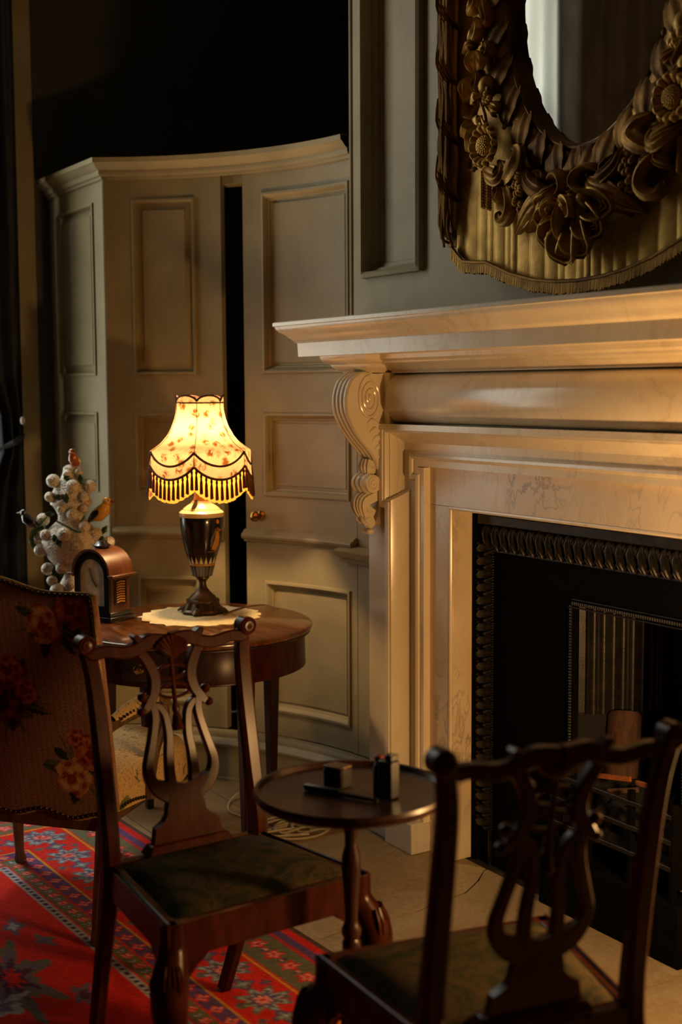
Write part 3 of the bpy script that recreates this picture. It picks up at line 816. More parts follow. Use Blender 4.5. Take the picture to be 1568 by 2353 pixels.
# garlands: built for the left, then turned over for the right
def flower_disc(mb, c, r, n, petal=.45, out=.012):
    for k in range(n):
        a = 2*PI*k/n; d = Vector((math.cos(a), 0, math.sin(a)))
        mb.leaf([c + d*r*.45 + Vector((0,-out*.3,0)), c + d*r*.78 + Vector((0,-out,0)), c + d*r + Vector((0,-out*.4,0))], [r*petal*.35, r*petal*.55, r*petal*.2], .004, nu=6, nv=6, skirt=.010)
    return mb
def garland(T):
    q = lambda px, py, o=.02: T(mp(px, py, o))
    def L(nm, pts, w, h=.012, ridges=3, mat='gilt', skirt=.02, lobes=0, nu=16):
        return mobj(nm, MB().leaf([q(*p) for p in pts], w, h, ridges=ridges, ridge=.0025, skirt=skirt, lobes=lobes, nu=nu), mat)
    L('carved_leaf', [(1092,-30,.02),(1088,0,.045),(1080,22,.04),(1076,34,.02)], [.004,.022,.018,.004], mat='gilt_bright')
    L('carved_leaf', [(1108,-20,.02),(1110,15,.04),(1116,45,.04),(1114,70,.02)], [.006,.02,.018,.004])
    L('carved_leaf', [(1095,40,.02),(1090,70,.045),(1084,92,.04),(1090,112,.02)], [.004,.026,.022,.004], mat='gilt_bright')
    L('carved_leaf', [(1112,95,.02),(1116,112,.045),(1108,128,.03)], [.006,.024,.006])
    L('calyx_leaf', [(1100,108,.03),(1078,104,.05),(1064,122,.04)], [.006,.018,.005])
    tul = mobj('tulip', MB().ball(q(1088,140,.035), (.030,.026,.034), 8, 14), 'gilt')
    for dx in (-14, 0, 13):
        obj('tulip_petal', MB().leaf([q(1088+dx*.4,118,.052), q(1087+dx,140,.064), q(1090+dx*.5,163,.045)], [.006,.017,.004], .006, ridges=3, ridge=.002, skirt=.015), 'gilt_bright', tul)
    fr = mobj('fruit', MB().ball(q(1119,198,.035), (.026,.026,.030), 8, 12), 'gilt_bright')
    obj('fruit_eye', MB().ball(q(1121,203,.062), (.008,.006,.008), 6, 8), 'gilt_dark', fr)
    L('carved_leaf', [(1098,158,.02),(1094,180,.05),(1090,205,.05),(1094,222,.03)], [.006,.022,.018,.004])
    L('carved_leaf', [(1078,178,.02),(1066,190,.035),(1063,205,.04),(1070,240,.025)], [.004,.018,.022,.004], mat='gilt_bright')
    bx = MB(); rnd = random.Random(3)
    for k in range(9): bx.ball(q(1120+rnd.uniform(-7,8), 226+rnd.uniform(-11,11), .04+rnd.uniform(0,.012)), .010, 6, 8)
    mobj('berry_cluster', bx, 'gilt_bright')
    pop = mobj('poppy', MB().lathe([(.010,.0),(.026,.012),(.034,.03),(.030,.038),(.020,.020),(0,.012)], 18, q(1097,250,.03), Matrix.Rotation(PI/2, 3, 'X'), lambda a: 1 + .10*math.cos(5*a)), 'gilt')
    obj('poppy_petal', MB().leaf([q(1082,238,.06), q(1088,222,.07), q(1102,220,.06)], [.006,.014,.005], .005, skirt=.014), 'gilt_bright', pop)
    obj('poppy_petal', MB().leaf([q(1083,262,.05), q(1095,276,.06), q(1108,266,.05)], [.006,.014,.005], .005, skirt=.014), 'gilt_bright', pop)
    L('seed_pod', [(1118,238,.03),(1136,250,.045),(1150,258,.03)], [.010,.024,.006])
    for a, b in (((1103,228),(1120,300)), ((1098,270),(1108,300)), ((1107,268),(1116,302))):
        mobj('stem', MB().tube([q(*a,.05), q((a[0]+b[0])/2+3,(a[1]+b[1])/2,.055), q(*b,.04)], .006, 6))
    for a, b, c in (((1085,268),(1072,292),(1066,312)), ((1084,280),(1080,316),(1077,345))):
        mobj('flower_bud', MB().leaf([q(*a,.03), q(*b,.05), q(*c,.03)], [.004,.020,.010], .018, ridges=2, ridge=.002, skirt=.02), 'gilt_bright')
    c = q(1116,335,.05); sf = mobj('sunflower', MB().lathe([(.0,.0),(.042,.0),(.046,.010),(.034,.016),(.026,.006)], 24, c + Vector((0,.012,0)), Matrix.Rotation(PI/2, 3, 'X')), 'gilt_dark')
    for k in range(14):
        a = 2*PI*k/14; d = Vector((math.cos(a), 0, math.sin(a)))
        obj('petal', MB().leaf([c + d*.036 + Vector((0,-.004,0)), c + d*.052 + Vector((0,-.016,0)), c + d*.064 + Vector((0,-.006,0))], [.007,.012,.005], .005, nu=8, nv=6, skirt=.012), 'gilt_bright', sf)
    seeds = MB(); seeds.ball(c + Vector((0,-.004,0)), (.029,.014,.031), 8, 16)
    for k in range(60):
        r = .026*math.sqrt(k/60); a = k*2.39996; hgt = .016*math.sqrt(max(0, 1-(r/.029)**2))
        seeds.ball(c + Vector((r*math.cos(a), -.005-hgt, r*math.sin(a))), .0035, 4, 6)
    obj('seed_head', seeds, 'gilt_bright', sf)
    mobj('small_flower', flower_disc(MB(), q(1093,375,.03), .026, 4, 1.0), 'gilt_dark')
    L('carved_leaf', [(1112,388,.03),(1122,398,.055),(1138,405,.06),(1150,390,.05),(1146,370,.03)], [.008,.026,.030,.024,.006], ridges=4)
    L('carved_leaf', [(1150,428,.03),(1164,402,.055),(1180,372,.06),(1186,348,.045),(1176,340,.03)], [.008,.024,.030,.022,.006], ridges=2)
    L('carved_leaf', [(1140,412,.03),(1142,435,.05),(1140,452,.04),(1142,466,.02)], [.006,.020,.018,.003], mat='gilt')
    for x, y0, y1 in ((1113,398,474), (1126,412,478)):
        rp = MB(); n = 12
        for k in range(n):
            p = q(x, lerp(y0, y1, k/(n-1)), .028); rp.tube([p + Vector((-.007,0,.005)), p + Vector((0,-.006,0)), p + Vector((.007,0,-.005))], .0065, 6)
        mobj('cord_tassel', rp, 'gilt')
    L('scroll_leaf', [(1152,415,.03),(1166,445,.05),(1169,478,.055),(1160,503,.05),(1147,508,.045),(1143,494,.04),(1152,488,.03)], [.012,.016,.018,.018,.014,.010,.004], ridges=2, nu=24)
    rnd = random.Random(8)
    gp = mobj('grape_cluster', MB().ball(q(1188,452,.02), (.030,.02,.045), 8, 10), 'gilt_dark')
    for k in range(26):
        obj('grape', MB().ball(q(1188+rnd.gauss(0,8), 452+rnd.uniform(-36,40), .038+rnd.uniform(0,.018)), .0105, 6, 8), 'gilt', gp)
    L('grape_leaf', [(1175,408,.03),(1192,402,.05),(1206,412,.04)], [.008,.020,.006], ridges=4)
    # great acanthus beside the shell
    L('acanthus_scroll', [(1262,452,.03),(1280,448,.055),(1290,428,.065),(1285,406,.065),(1274,398,.055),(1264,408,.045),(1262,424,.035)], [.006,.010,.012,.013,.012,.010,.005], ridges=1, nu=28)
    L('acanthus_leaf', [(1275,428,.05),(1252,448,.06),(1222,474,.06),(1202,505,.05),(1185,538,.025)], [.010,.026,.030,.024,.004], ridges=6, nu=24, lobes=0)
    L('acanthus_leaf', [(1270,440,.04),(1248,470,.055),(1226,500,.05),(1213,534,.025)], [.008,.020,.020,.004], ridges=3, nu=20)
    L('acanthus_leaf', [(1262,440,.05),(1236,440,.06),(1214,422,.055),(1208,398,.05),(1224,386,.03)], [.012,.028,.026,.018,.005], ridges=3, nu=20, mat='gilt_dark')
    L('acanthus_leaf', [(1246,440,.04),(1242,412,.05),(1240,392,.03)], [.010,.016,.004], ridges=2, mat='gilt_dark')
garland(lambda p: p); garland(flipx)
# scallop shell with its stem
sh = mobj('scallop_shell', MB().ball(mp(1335,500,.0), (.09,.03,.08), 10, 18), 'gilt_dark')
def S(dx, dz, o): return Vector((MXC + dx, YB - o, 2.005 + dz))
for k, (tx, ty) in enumerate(((1248,500),(1258,540),(1278,578),(1312,604),(1352,584),(1388,534),(1412,480))):
    c0 = onY(1322, 452, YB-.055); T_ = onY(tx, ty, YB-.050); d = (T_ - c0).normalized(); lat = Vector((-d.z, 0, d.x))
    P = [c0.lerp(T_, .22), c0.lerp(T_, .55) + Vector((0,-.030,0)), c0.lerp(T_, .84) + Vector((0,-.030,0)), T_]
    w = (.040,.044,.050,.054,.050,.046,.042)[k]
    ws = [.012, .6*w, .82*w, .95*w, w, .97*w, .86*w, .62*w, .16*w]
    lb = obj('shell_lobe', MB().leaf(P, ws, -.020, ridges=0, nu=30, nv=16, skirt=.05, curl=.014), 'gilt', sh)
    Pc = catmull(P, 10); m_ = len(Pc); wf_ = lambda i: interp(i/(m_-1), np.linspace(0, 1, len(ws)), ws)*.97
    rim_ = [Vector(Pc[i]) + lat*wf_(i) for i in range(m_//3, m_)] + [Vector(Pc[i]) - lat*wf_(i) for i in range(m_-1, m_//3 - 1, -1)]
    obj('lobe_rim', MB().tube([p + Vector((0,-.013,0)) for p in rim_], .0034, 6), 'gilt_bright', lb)
    for f_ in (.60, .72, .84):
        i = int(f_*(m_-1)); q_ = Vector(Pc[i]) + Vector((0,.016,0)); dd_ = Vector(Pc[min(i+1, m_-1)] - Pc[i-1]).normalized()
        obj('lobe_scale', MB().tube([q_ + lat*.016 - dd_*.008 + Vector((0,-.004,0)), q_ + dd_*.003, q_ - lat*.016 - dd_*.008 + Vector((0,-.004,0))], .0030, 5), 'gilt_bright', lb)
mb = MB(); R = []
for i in range(13):
    t = i/12; z = lerp(2.115, 1.995, t); r = .040 - .005*math.sin(PI*t)
    R.append([Vector((MXC + r*math.cos(b), YB - .020 - r*1.0*math.sin(b), z)) for b in [PI*j/12 for j in range(13)]])
obj('shell_stem', MB().rows(R), 'gilt', sh)
for z in (2.092, 2.078, 2.064, 2.046, 2.030, 2.014):
    obj('stem_scale', MB().tube([Vector((MXC-.013, YB-.056, z+.004)), Vector((MXC, YB-.062, z-.004)), Vector((MXC+.013, YB-.056, z+.004))], .003, 5), 'gilt_bright', sh)
for s in (-1, 1):
    obj('shell_curl', MB().leaf([S(0,.035,.085), S(s*.022,.045,.105), S(s*.042,.030,.11), S(s*.040,.008,.10), S(s*.026,.010,.09)], [.006,.014,.014,.012,.005], .006, ridges=2, ridge=.003, skirt=.02, nu=16), 'gilt_bright', sh)
    obj('shell_curl', MB().leaf([S(s*.05,.05,.07), S(s*.075,.045,.09), S(s*.092,.025,.085), S(s*.080,.010,.07)], [.005,.012,.012,.004], .006, skirt=.02), 'gilt', sh)
obj('shell_plume', MB().leaf([S(0,.045,.09), S(0,.0,.105), S(0,-.035,.10), S(0,-.062,.085)], [.008,.013,.012,.003], .008, ridges=4, ridge=.003, skirt=.03, nu=16), 'gilt_bright', sh)

# ------------------------------------------------------------------ oval side table
TX, TY, TZ, TR = -4.075, 1.925, .75, .418
tb = thing('side_table', 'round mahogany side table with drawer and square tapering legs', 'table', (TX, TY, 0))
obj('table_top', MB().lathe([(0,TZ-.024),(TR-.012,TZ-.024),(TR-.003,TZ-.020),(TR,TZ-.012),(TR-.002,TZ-.005),(TR-.010,TZ),(0,TZ)], 96), 'mahogany_table', tb, sharp=40)
obj('top_moulding', MB().tube([(math.cos(a)*(TR-.012), math.sin(a)*(TR-.012), TZ-.027) for a in [2*PI*k/96 for k in range(96)]], .006, 6, closed=True), 'mahogany_dark', tb)
obj('apron', MB().rows([[Vector((r*math.cos(a), r*math.sin(a), z)) for a in [2*PI*k/96 for k in range(96)]] for r, z in ((TR-.03,TZ-.026),(TR-.026,TZ-.03),(TR-.026,.615),(TR-.024,.612),(TR-.024,.606),(TR-.05,.604),(TR-.05,TZ-.03))], closev=True), 'mahogany', tb)
dv = Vector((.78, -.62, 0)).normalized(); da = math.atan2(dv.y, dv.x)
dd = obj('drawer', MB().rows([[Vector((r*math.cos(a), r*math.sin(a), z)) for a in [da - .38 + .76*k/16 for k in range(17)]] for r, z in ((TR-.026,.622),(TR-.021,.625),(TR-.021,.715),(TR-.026,.718))]), 'mahogany_dark', tb)
for t in (-.20, .20):
    c = Vector((math.cos(da+t)*(TR-.021), math.sin(da+t)*(TR-.021), .668)); n = Vector((math.cos(da+t), math.sin(da+t), 0))
    obj('drawer_knob', MB().lathe([(.016,0),(.016,.003),(.006,.006),(.006,.014),(.013,.018),(.014,.024),(.008,.029),(0,.030)], 16, c, n.to_track_quat('Z', 'Y').to_matrix()), 'brass', dd)
for k, a in enumerate((da+.75, da-.75, da+PI-.75, da+PI+.75)):
    c = Vector((math.cos(a), math.sin(a), 0))*(TR-.075); tdir = (-math.sin(a), math.cos(a), 0)
    obj('leg', MB().bar([c + Vector((0,0,.70)), c + Vector((0,0,.60)), c*.99 + Vector((0,0,.012 if TY + c.y < 1.78 else 0))], [.052,.050,.026], [.052,.050,.026], tdir), 'mahogany_dark', tb)

# lace mat
mb = MB(); rnd = random.Random(2); C0 = Vector((-4.165, 2.0, TZ)); R = []
for i, rr in enumerate((0, .07, .14, .19, .212)):
    row = []
    for j in range(120):
        a = 2*PI*j/120; w = 1 + (.035*math.sin(18*a) + .02*math.sin(31*a+1))*(i/4)**3
        row.append(C0 + Vector((rr*w*math.cos(a), rr*w*math.sin(a), .0025 + (.0015*math.sin(9*a)**2 if i > 2 else 0))))
    R.append(row)
R.append([Vector((p.x, p.y, TZ+.0004)) for p in R[-1]])
tag(obj('lace_mat', MB().rows(R, closev=True), 'lace', None, sharp=60), 'cream lace mat under the glowing lamp', 'mat')

# ------------------------------------------------------------------ lamp
LX, LY = -4.215, 2.035
lp = thing('table_lamp', 'lit table lamp with black painted urn and fringed cream shade', 'lamp', (LX, LY, TZ+.0068), math.radians(0))
sqb = lambda a: 1 + .10*abs(math.cos(2*a))**3 + .04*math.cos(4*a)
obj('base', MB().lathe([(0,0),(.076,0),(.078,.006),(.068,.012),(.064,.022),(.058,.034),(.060,.038),(.060,.044),(.052,.047),(0,.047)], 48, sq=lambda a: 1 + .06*math.cos(8*a)), 'bronze', lp)
for k in range(4):
    a = PI/4 + k*PI/2
    obj('foot', MB().leaf([(math.cos(a)*.060, math.sin(a)*.060, .02), (math.cos(a)*.082, math.sin(a)*.082, .010), (math.cos(a)*.096, math.sin(a)*.096, .003)], [.016,.014,.004], .006, (0,0,1), skirt=.006), 'bronze', lp)
obj('pedestal', MB().lathe([(.050,.046),(.046,.056),(.030,.070),(.017,.086),(.013,.10),(.014,.112),(.020,.118),(.024,.122),(.024,.128),(.030,.130)], 40), 'bronze', lp)
K = 1.13
urn = obj('urn', MB().lathe([(r*K, z) for r, z in [(.030,.130),(.032,.142),(.038,.165),(.046,.195),(.054,.225),(.061,.26),(.066,.295),(.069,.325),(.069,.345),(.067,.352)]], 48), 'lamp_black', lp)
fl_ = MB()
for k in range(20):
    a = 2*PI*k/20; P = [Vector((math.cos(a)*r*K, math.sin(a)*r*K, z)) for r, z in ((.0308,.132),(.034,.150),(.0395,.168))]
    fl_.leaf(P, [.0035,.0045,.003], .002, (math.cos(a), math.sin(a), 0), nu=6, nv=4, skirt=.002)
obj('urn_flutes', fl_, 'lamp_grey', urn)
obj('ochre_band', MB().lathe([(r*K, z) for r, z in [(.0392,.169),(.0412,.172),(.0412,.177),(.0402,.179)]], 40), 'lamp_ochre', urn)
for k in range(18):
    a = 2*PI*(k+.5)/18; da_ = .13
    pr = lambda z: interp(z, [.165,.195,.225], [.038*K,.046*K,.054*K]) + .0008
    T = [(a-da_, .178), (a+da_, .178), (a, .203)]
    mb = MB().add([Vector((math.cos(q)*pr(z), math.sin(q)*pr(z), z)) for q, z in T] + [Vector((math.cos(q)*(pr(z)-.003), math.sin(q)*(pr(z)-.003), z)) for q, z in T], [(0,1,2),(5,4,3),(0,3,4,1),(1,4,5,2),(2,5,3,0)])
    obj('painted_ray', mb, 'lamp_cream', urn)
obj('shoulder', MB().lathe([(r*K, z) for r, z in [(.0685,.343),(.0705,.348),(.0705,.360),(.064,.366),(.060,.368),(.057,.374),(.045,.384),(.034,.392),(.028,.402)]], 48), 'lamp_cream', lp)
obj('neck', MB().lathe([(.030,.400),(.025,.418),(.024,.455),(.028,.474),(.030,.478),(.0,.480)], 36), 'lamp_ochre', lp)
obj('lamp_stem', MB().lathe([(.008,.475),(.008,.50),(.019,.505),(.019,.56),(.012,.565),(0,.565)], 20), 'brass', lp)
# robed figure painted on the urn's side
va = math.atan2(-LY, -LX) ; fa = va + .80
def us(z, da__, o=.0012):
    r = interp(z, [.130,.142,.165,.195,.225,.26,.295,.325,.345], [.030*K,.032*K,.038*K,.046*K,.054*K,.061*K,.066*K,.069*K,.069*K]) + o
    return Vector((math.cos(fa+da__)*r, math.sin(fa+da__)*r, z))
fg = obj('painted_figure', MB().leaf([us(.228,-.10), us(.25,.02), us(.275,.05), us(.298,0)], [.010,.013,.010,.006], .001, (math.cos(fa), math.sin(fa), 0), skirt=.002), 'lamp_ochre', urn)
obj('robe', MB().leaf([us(.24,-.28), us(.265,-.26), us(.295,-.12), us(.305,-.06)], [.003,.006,.005,.003], .001, (math.cos(fa), math.sin(fa), 0), skirt=.002), 'lamp_grey', fg)
obj('arms', MB().tube([us(.308,-.02,.002), us(.297,.10,.002), us(.300,.24,.002)], .004, 6), 'lamp_rust', fg)
obj('head', MB().ball(us(.330,-.02,.001), (.006,.006,.008), 6, 8), 'lamp_ochre', fg)
obj('ground_line', MB().tube([us(.222,x,.001) for x in (-.45,-.2,.1,.3)], .0018, 5), 'lamp_rust', fg)
obj('handle_ornament', MB().leaf([(math.cos(va-.55)*.034, math.sin(va-.55)*.034, .405), (math.cos(va-.5)*.052, math.sin(va-.5)*.052, .386), (math.cos(va-.5)*.066, math.sin(va-.5)*.066, .366), (math.cos(va-.5)*.072, math.sin(va-.5)*.072, .345)], [.004,.009,.010,.003], .004, (math.cos(va-.5), math.sin(va-.5), 0), ridges=3, ridge=.002, skirt=.004), 'bronze', lp)

# shade: six bell shaped silk panels, scalloped top and valance
SA = va + math.radians(7.0) + PI      # angle of one seam
prof_r = [(.735,.083),(.715,.082),(.69,.083),(.66,.089),(.63,.100),(.60,.116),(.575,.137),(.558,.160),(.548,.176)]
def shp(k, t, z, r):
    a0, a1 = va - math.radians(7) + k*PI/3, va - math.radians(7) + (k+1)*PI/3
    r *= 1.06; p0, p1 = Vector((math.cos(a0), math.sin(a0), 0))*r, Vector((math.cos(a1), math.sin(a1), 0))*r
    p = p0.lerp(p1, t); bow = 1 + .10*(4*t*(1-t)); return Vector((p.x*bow, p.y*bow, z + .034))
zs_, rs_ = [q[0] for q in prof_r], [q[1] for q in prof_r]
rad = lambda z: interp(z, zs_[::-1], rs_[::-1])
sag = lambda t: 4*t*(1-t)
shade = obj('shade', MB().tube([shp(k, t, .715, rad(.715)) for k in range(6) for t in (0,.25,.5,.75)], .0018, 6, closed=True), 'brass', lp)
zb1 = lambda t: .546 - .048*sag(t)
zb2 = lambda t: .497 - .045*sag(t)
ztop = lambda t: .722 + .020*sag(t)**.7
NT_ = 16
for k in range(6):
    R = []
    for i in range(NT_+1):
        t = i/NT_; row = []
        for s in np.linspace(0, 1, 18):
            z = lerp(ztop(t), zb1(t), s); row.append(shp(k, t, z, rad(max(z, .548)) if z < .735 else .083))
        R.append(row)
    obj('silk_panel', MB().rows(R), 'shade_silk', shade, sharp=80)
    obj('valance_panel', MB().rows([[shp(k, i/NT_, lerp(zb1(i/NT_), zb2(i/NT_), s), .176+.003*s) for s in (0,.5,1)] for i in range(NT_+1)]), 'shade_silk', shade, sharp=80)
    for zf_, r_, w_ in ((zb1, .178, .0042), (zb2, .181, .0045)):
        obj('braid', MB().tube([shp(k, i/NT_, zf_(i/NT_), r_) for i in range(NT_+1)], w_, 6), 'braid', shade)
    obj('top_braid', MB().tube([shp(k, i/NT_, ztop(i/NT_), .0845) for i in range(NT_+1)], .0036, 6), 'braid', shade)
    obj('seam', MB().tube([shp(k, 0, z, rad(z)+.001) for z in np.linspace(.722, .548, 14)] + [shp(k, 0, .50, .18)], .0012, 5), 'braid', shade)
    # knotted fringe over a strip of loose golden threads
    rr_ = random.Random(k); obj('fringe_threads', MB().rows([[shp(k, i/44, zb2(i/44) - s*(.078 + .006*rr_.random()), .178 + .004*s) for s in (0,.5,1)] for i in range(45)]), 'shade_fringe', shade, sharp=80)
    for i in range(11):
        t = (i+.5)/11; p = shp(k, t, zb2(t), .182); Lf = .070
        d = Vector((p.x, p.y, 0)).normalized()
        mb = MB().tube([p, p + Vector((0,0,-.012)), p + Vector((0,0,-.018)), p + Vector((0,0,-.030)) , p + d*.002 + Vector((0,0,-Lf))], [.0025,.0050,.0030,.0050,.0062], 7)
        obj('tassel', mb, 'braid', shade)
light('table_lamp_bulb', 'POINT', (LX, LY, TZ+.63), 28, (1.0, 0.61, 0.27), .03)
# flex of the lamp
pts = [onZ(515,1412,TZ+.006), onZ(545,1400,TZ+.006), onZ(580,1392,TZ+.006), onZ(612,1390,TZ+.006), onZ(640,1398,TZ+.006)]
tag(obj('lamp_flex', MB().tube(catmull(pts, 8), .003, 6), 'cord_brown', None), 'thin brown flex trailing from the lamp across the table', 'cord')

# ------------------------------------------------------------------ bracket clock
ck_r = math.atan2(.083, .17)
ck = thing('bracket_clock', 'small arched bracket clock with ebonised front and fretted side', 'clock', (-4.312, 1.692, TZ), ck_r + math.radians(0))
hw, hd = .080, .050
obj('plinth', MB().box(-hw-.014, hw+.014, -hd-.014, hd+.014, 0, .018).box(-hw-.006, hw+.006, -hd-.006, hd+.006, .018, .034), 'ebony', ck, bevel=.003)
def archo(w, zs, n=16, x0=0): return [(w*math.cos(PI*k/n)+x0, zs + w*math.sin(PI*k/n)) for k in range(n+1)]
case = [(hw,.034)] + archo(hw*.98, .155)[0:] + [(-hw,.034)]
obj('case', MB().prism(case, -hd+.004, hd, lambda a, b, d: Vector((a, d, b))), 'walnut_clock', ck)
# front frame with an arched dial opening
ro = [(hw,.034)] + archo(hw, .155) + [(-hw,.034)]; wi = .058
ri = [(wi,.055)] + archo(wi, .160) + [(-wi,.055)]
mb = MB(); n = len(ro)
mb.rows([[Vector((a, -hd-.006, b)) for a, b in ro], [Vector((a, -hd-.006, b)) for a, b in ri], [Vector((a, -hd+.003, b)) for a, b in ri]], closev=True)
mb.rows([[Vector((a, -hd-.006, b)) for a, b in ro], [Vector((a, -hd+.006, b)) for a, b in ro]], closev=True)
obj('front_frame', mb, 'ebony', ck)
dl = obj('dial', MB().prism(ri, -hd+.002, -hd+.004, lambda a, b, d: Vector((a, d, b))), 'dial', ck)
obj('hour_hand', MB().bar([(0,-hd+.0005,.145), (.018,-hd+.0005,.12)], .004, .001, (0,1,0)), 'bronze', dl)
obj('minute_hand', MB().bar([(0,-hd,.145), (-.012,-hd,.185)], .003, .001, (0,1,0)), 'bronze', dl)
# bent roof and pad
R = []
for k in range(13):
    a = PI*k/12; R.append([Vector(((hw+.010)*math.cos(a), y, .160 + (hw+.010)*math.sin(a) + (.004 if 0 < k < 12 else 0))) for y in (-hd-.012, hd+.012)])
mb = MB().rows(R); mb.rows([[Vector((p.x*.93, p.y, p.z-.008)) for p in r] for r in R]); mb.rows([[R[k][0], Vector((R[k][0].x*.93, R[k][0].y, R[k][0].z-.008))] for k in range(13)])
obj('arched_roof', mb, 'walnut_clock', ck)
for s in (-1, 1): obj('eave', MB().box(min(s*(hw+.002), s*(hw+.026)), max(s*(hw+.002), s*(hw+.026)), -hd-.014, hd+.014, .158, .166), 'walnut_clock', ck, bevel=.002)
obj('roof_pad', MB().lathe([(.030,.255),(.032,.262),(.022,.268),(.014,.276),(0,.278)], 20), 'ebony', ck)
fr2 = obj('side_fret', MB().box(hw, hw+.002, -.030, .034, .06, .145), 'ebony', ck)
for k in range(9):
    z = .066 + k*.0088
    obj('fret_scroll', MB().tube([(hw+.003, -.020, z), (hw+.005, .000, z+.004), (hw+.003, .022, z)], .0026, 6), 'lamp_ochre', fr2)

# ------------------------------------------------------------------ porcelain vase on its pedestal
VX, VY = -4.72, 1.735
pd = thing('pedestal_stand', 'dark turned pedestal behind the armchair', 'pedestal', (VX, VY, 0))
obj('pedestal_top', MB().lathe([(0,.745),(.13,.745),(.14,.752),(.14,.766),(.13,.772),(0,.772)], 40), 'mahogany_dark', pd)
obj('column', MB().lathe([(.05,.05),(.035,.12),(.05,.3),(.04,.5),(.03,.68),(.07,.745)], 24), 'mahogany_dark', pd)
obj('foot', MB().lathe([(0,0),(.12,0),(.12,.03),(.08,.045),(.05,.06),(0,.06)], 32), 'mahogany_dark', pd)
vs = thing('porcelain_vase', 'white porcelain vase encrusted with snowball blossoms and birds', 'vase', (VX, VY, .7725))
obj('body', MB().lathe([(0,0),(.070,0),(.074,.018),(.055,.04),(.040,.07),(.038,.085),(.060,.11),(.090,.145),(.112,.19),(.115,.215),(.102,.245),(.070,.275),(.052,.292),(.050,.31),(.062,.335),(.075,.352)], 48), 'blossom', vs)
lid = obj('cover', MB().lathe([(.078,.352),(.080,.362),(.068,.375),(.072,.395),(.060,.42),(.040,.445),(.030,.470),(.026,.492),(.015,.500),(0,.502)], 40), 'blossom', vs)
rgt = Vector((_rt.x, _rt.y, 0)); tow = Vector((-_fh.x, -_fh.y, 0))
def vpos(px, py, fwd=0.0):
    d = ray(px, py); base = Vector((VX, VY, 0)); t = (base - EYEP).dot(_fh)/d.dot(_fh)
    p = EYEP + d*(t*(1)) ; p = p + tow*fwd; return p - Vector((VX, VY, .772))
for px, py, r, fw_ in ((126,1104,.026,.03),(174,1115,.026,.06),(210,1116,.024,.03),(102,1193,.025,.02),(176,1178,.024,.07),(127,1255,.026,.05),(98,1262,.026,.03),(160,1222,.028,.10),(254,1243,.022,.03),(112,1306,.024,.02),(150,1300,.022,.07),(140,1356,.028,.06),(90,1232,.022,.0),(186,1250,.022,.10),(225,1225,.026,.04),(120,1140,.020,.04),(200,1140,.020,.06),(150,1165,.018,.06),(200,1165,.018,.06),(142,1275,.020,.06),(205,1205,.022,.09),(115,1225,.022,.07),(170,1335,.022,.06),(126,1330,.020,.05),(185,1085,.016,.03),(160,1088,.017,.04),(235,1260,.020,.04)):
    q_ = vpos(px, py, fw_); q_.z = max(q_.z, r + .004)
    obj('snowball', MB().ball(q_, r, 10, 16), 'blossom', vs)
rnd = random.Random(6)
for px, py, fw_ in ((140,1232,.10),(150,1240,.11),(145,1140,.07),(163,1142,.08),(118,1180,.03),(245,1215,.04),(240,1235,.05),(150,1312,.06),(160,1275,.07),(132,1310,.04),(192,1100,.05),(160,1095,.05)):
    c = vpos(px, py, fw_); a = rnd.uniform(0, 6.28); d = rgt*math.cos(a) + Vector((0,0,1))*math.sin(a)
    obj('porcelain_leaf', MB().leaf([c - d*.018, c + tow*.004, c + d*.02], [.003,.012,.002], .003, tow, nu=8, nv=6, skirt=.004), 'green_leaf', vs)
for P in (((140,1192),(165,1205),(190,1218),(215,1225),(228,1245)), ((118,1185),(95,1205),(78,1220),(74,1240),(85,1262)), ((150,1275),(185,1278),(205,1262)), ((205,1180),(195,1200),(200,1215))):
    obj('vine', MB().tube(catmull([vpos(a, b, .085 if 100 < a < 215 else .03) for a, b in P], 6), .004, 6), 'porcelain_green', vs)
obj('scroll_handle', MB().tube(catmull([vpos(105,1210,.02), vpos(80,1222,.02), vpos(76,1245,.02), vpos(90,1262,.02)], 6), .009, 8), 'porcelain_green', vs)
def bird(nm, c, size, facing, body, wing, label=None):
    """small porcelain bird: body, head, beak, tail and wing; facing = unit horizontal vector"""
    f = facing.normalized(); up = Vector((0,0,1)); s_ = f.cross(up)
    Mx = Matrix((f, s_, up)).transposed()
    def P(a, b, d=0): return c + f*(a*size) + up*(b*size) + s_*(d*size)
    b = obj(nm, MB().tube([P(-.62,-.28), P(-.45,-.15), P(-.1,0), P(.25,.28), P(.38,.52), P(.42,.62)], [.05*size,.2*size,.36*size,.34*size,.22*size,.1*size], 14), body, vs)
    obj('bird_head', MB().ball(P(.42,.70), (.24*size,.22*size,.23*size), 8, 12, Mx), body, b)
    obj('beak', MB().tube([P(.6,.70), P(.92,.66)], [.075*size,.012*size], 8), 'bird_red' if body == 'bird_yellow' else 'bird_white', b)
    obj('eye_stripe', MB().ball(P(.52,.74,-.02), (.12*size,.235*size,.06*size), 6, 10, Mx), 'bird_black', b)
    obj('tail', MB().leaf([P(-.40,-.2), P(-.75,-.42), P(-1.15,-.62)], [.12*size,.13*size,.08*size], .01*size, tuple(up), skirt=.04*size), wing, b)
    for q in (-1, 1):
        obj('wing', MB().leaf([P(.18,.25,q*.30), P(-.12,.05,q*.38), P(-.45,-.22,q*.24), P(-.68,-.38,q*.1)], [.08*size,.17*size,.13*size,.02*size], .03*size, tuple(s_*q), skirt=.03*size), wing, b)
    return b
bird('oriole', vpos(233,1182,.03), .075, rgt*.8 + tow*.3, 'bird_yellow', 'bird_black')
bird('finch', vpos(172,1062,.0), .056, -rgt*.2 + tow*.9, 'bird_orange', 'bird_white')
bird('dark_bird', vpos(72,1200,.02), .055, -rgt, 'bird_black', 'bird_black')
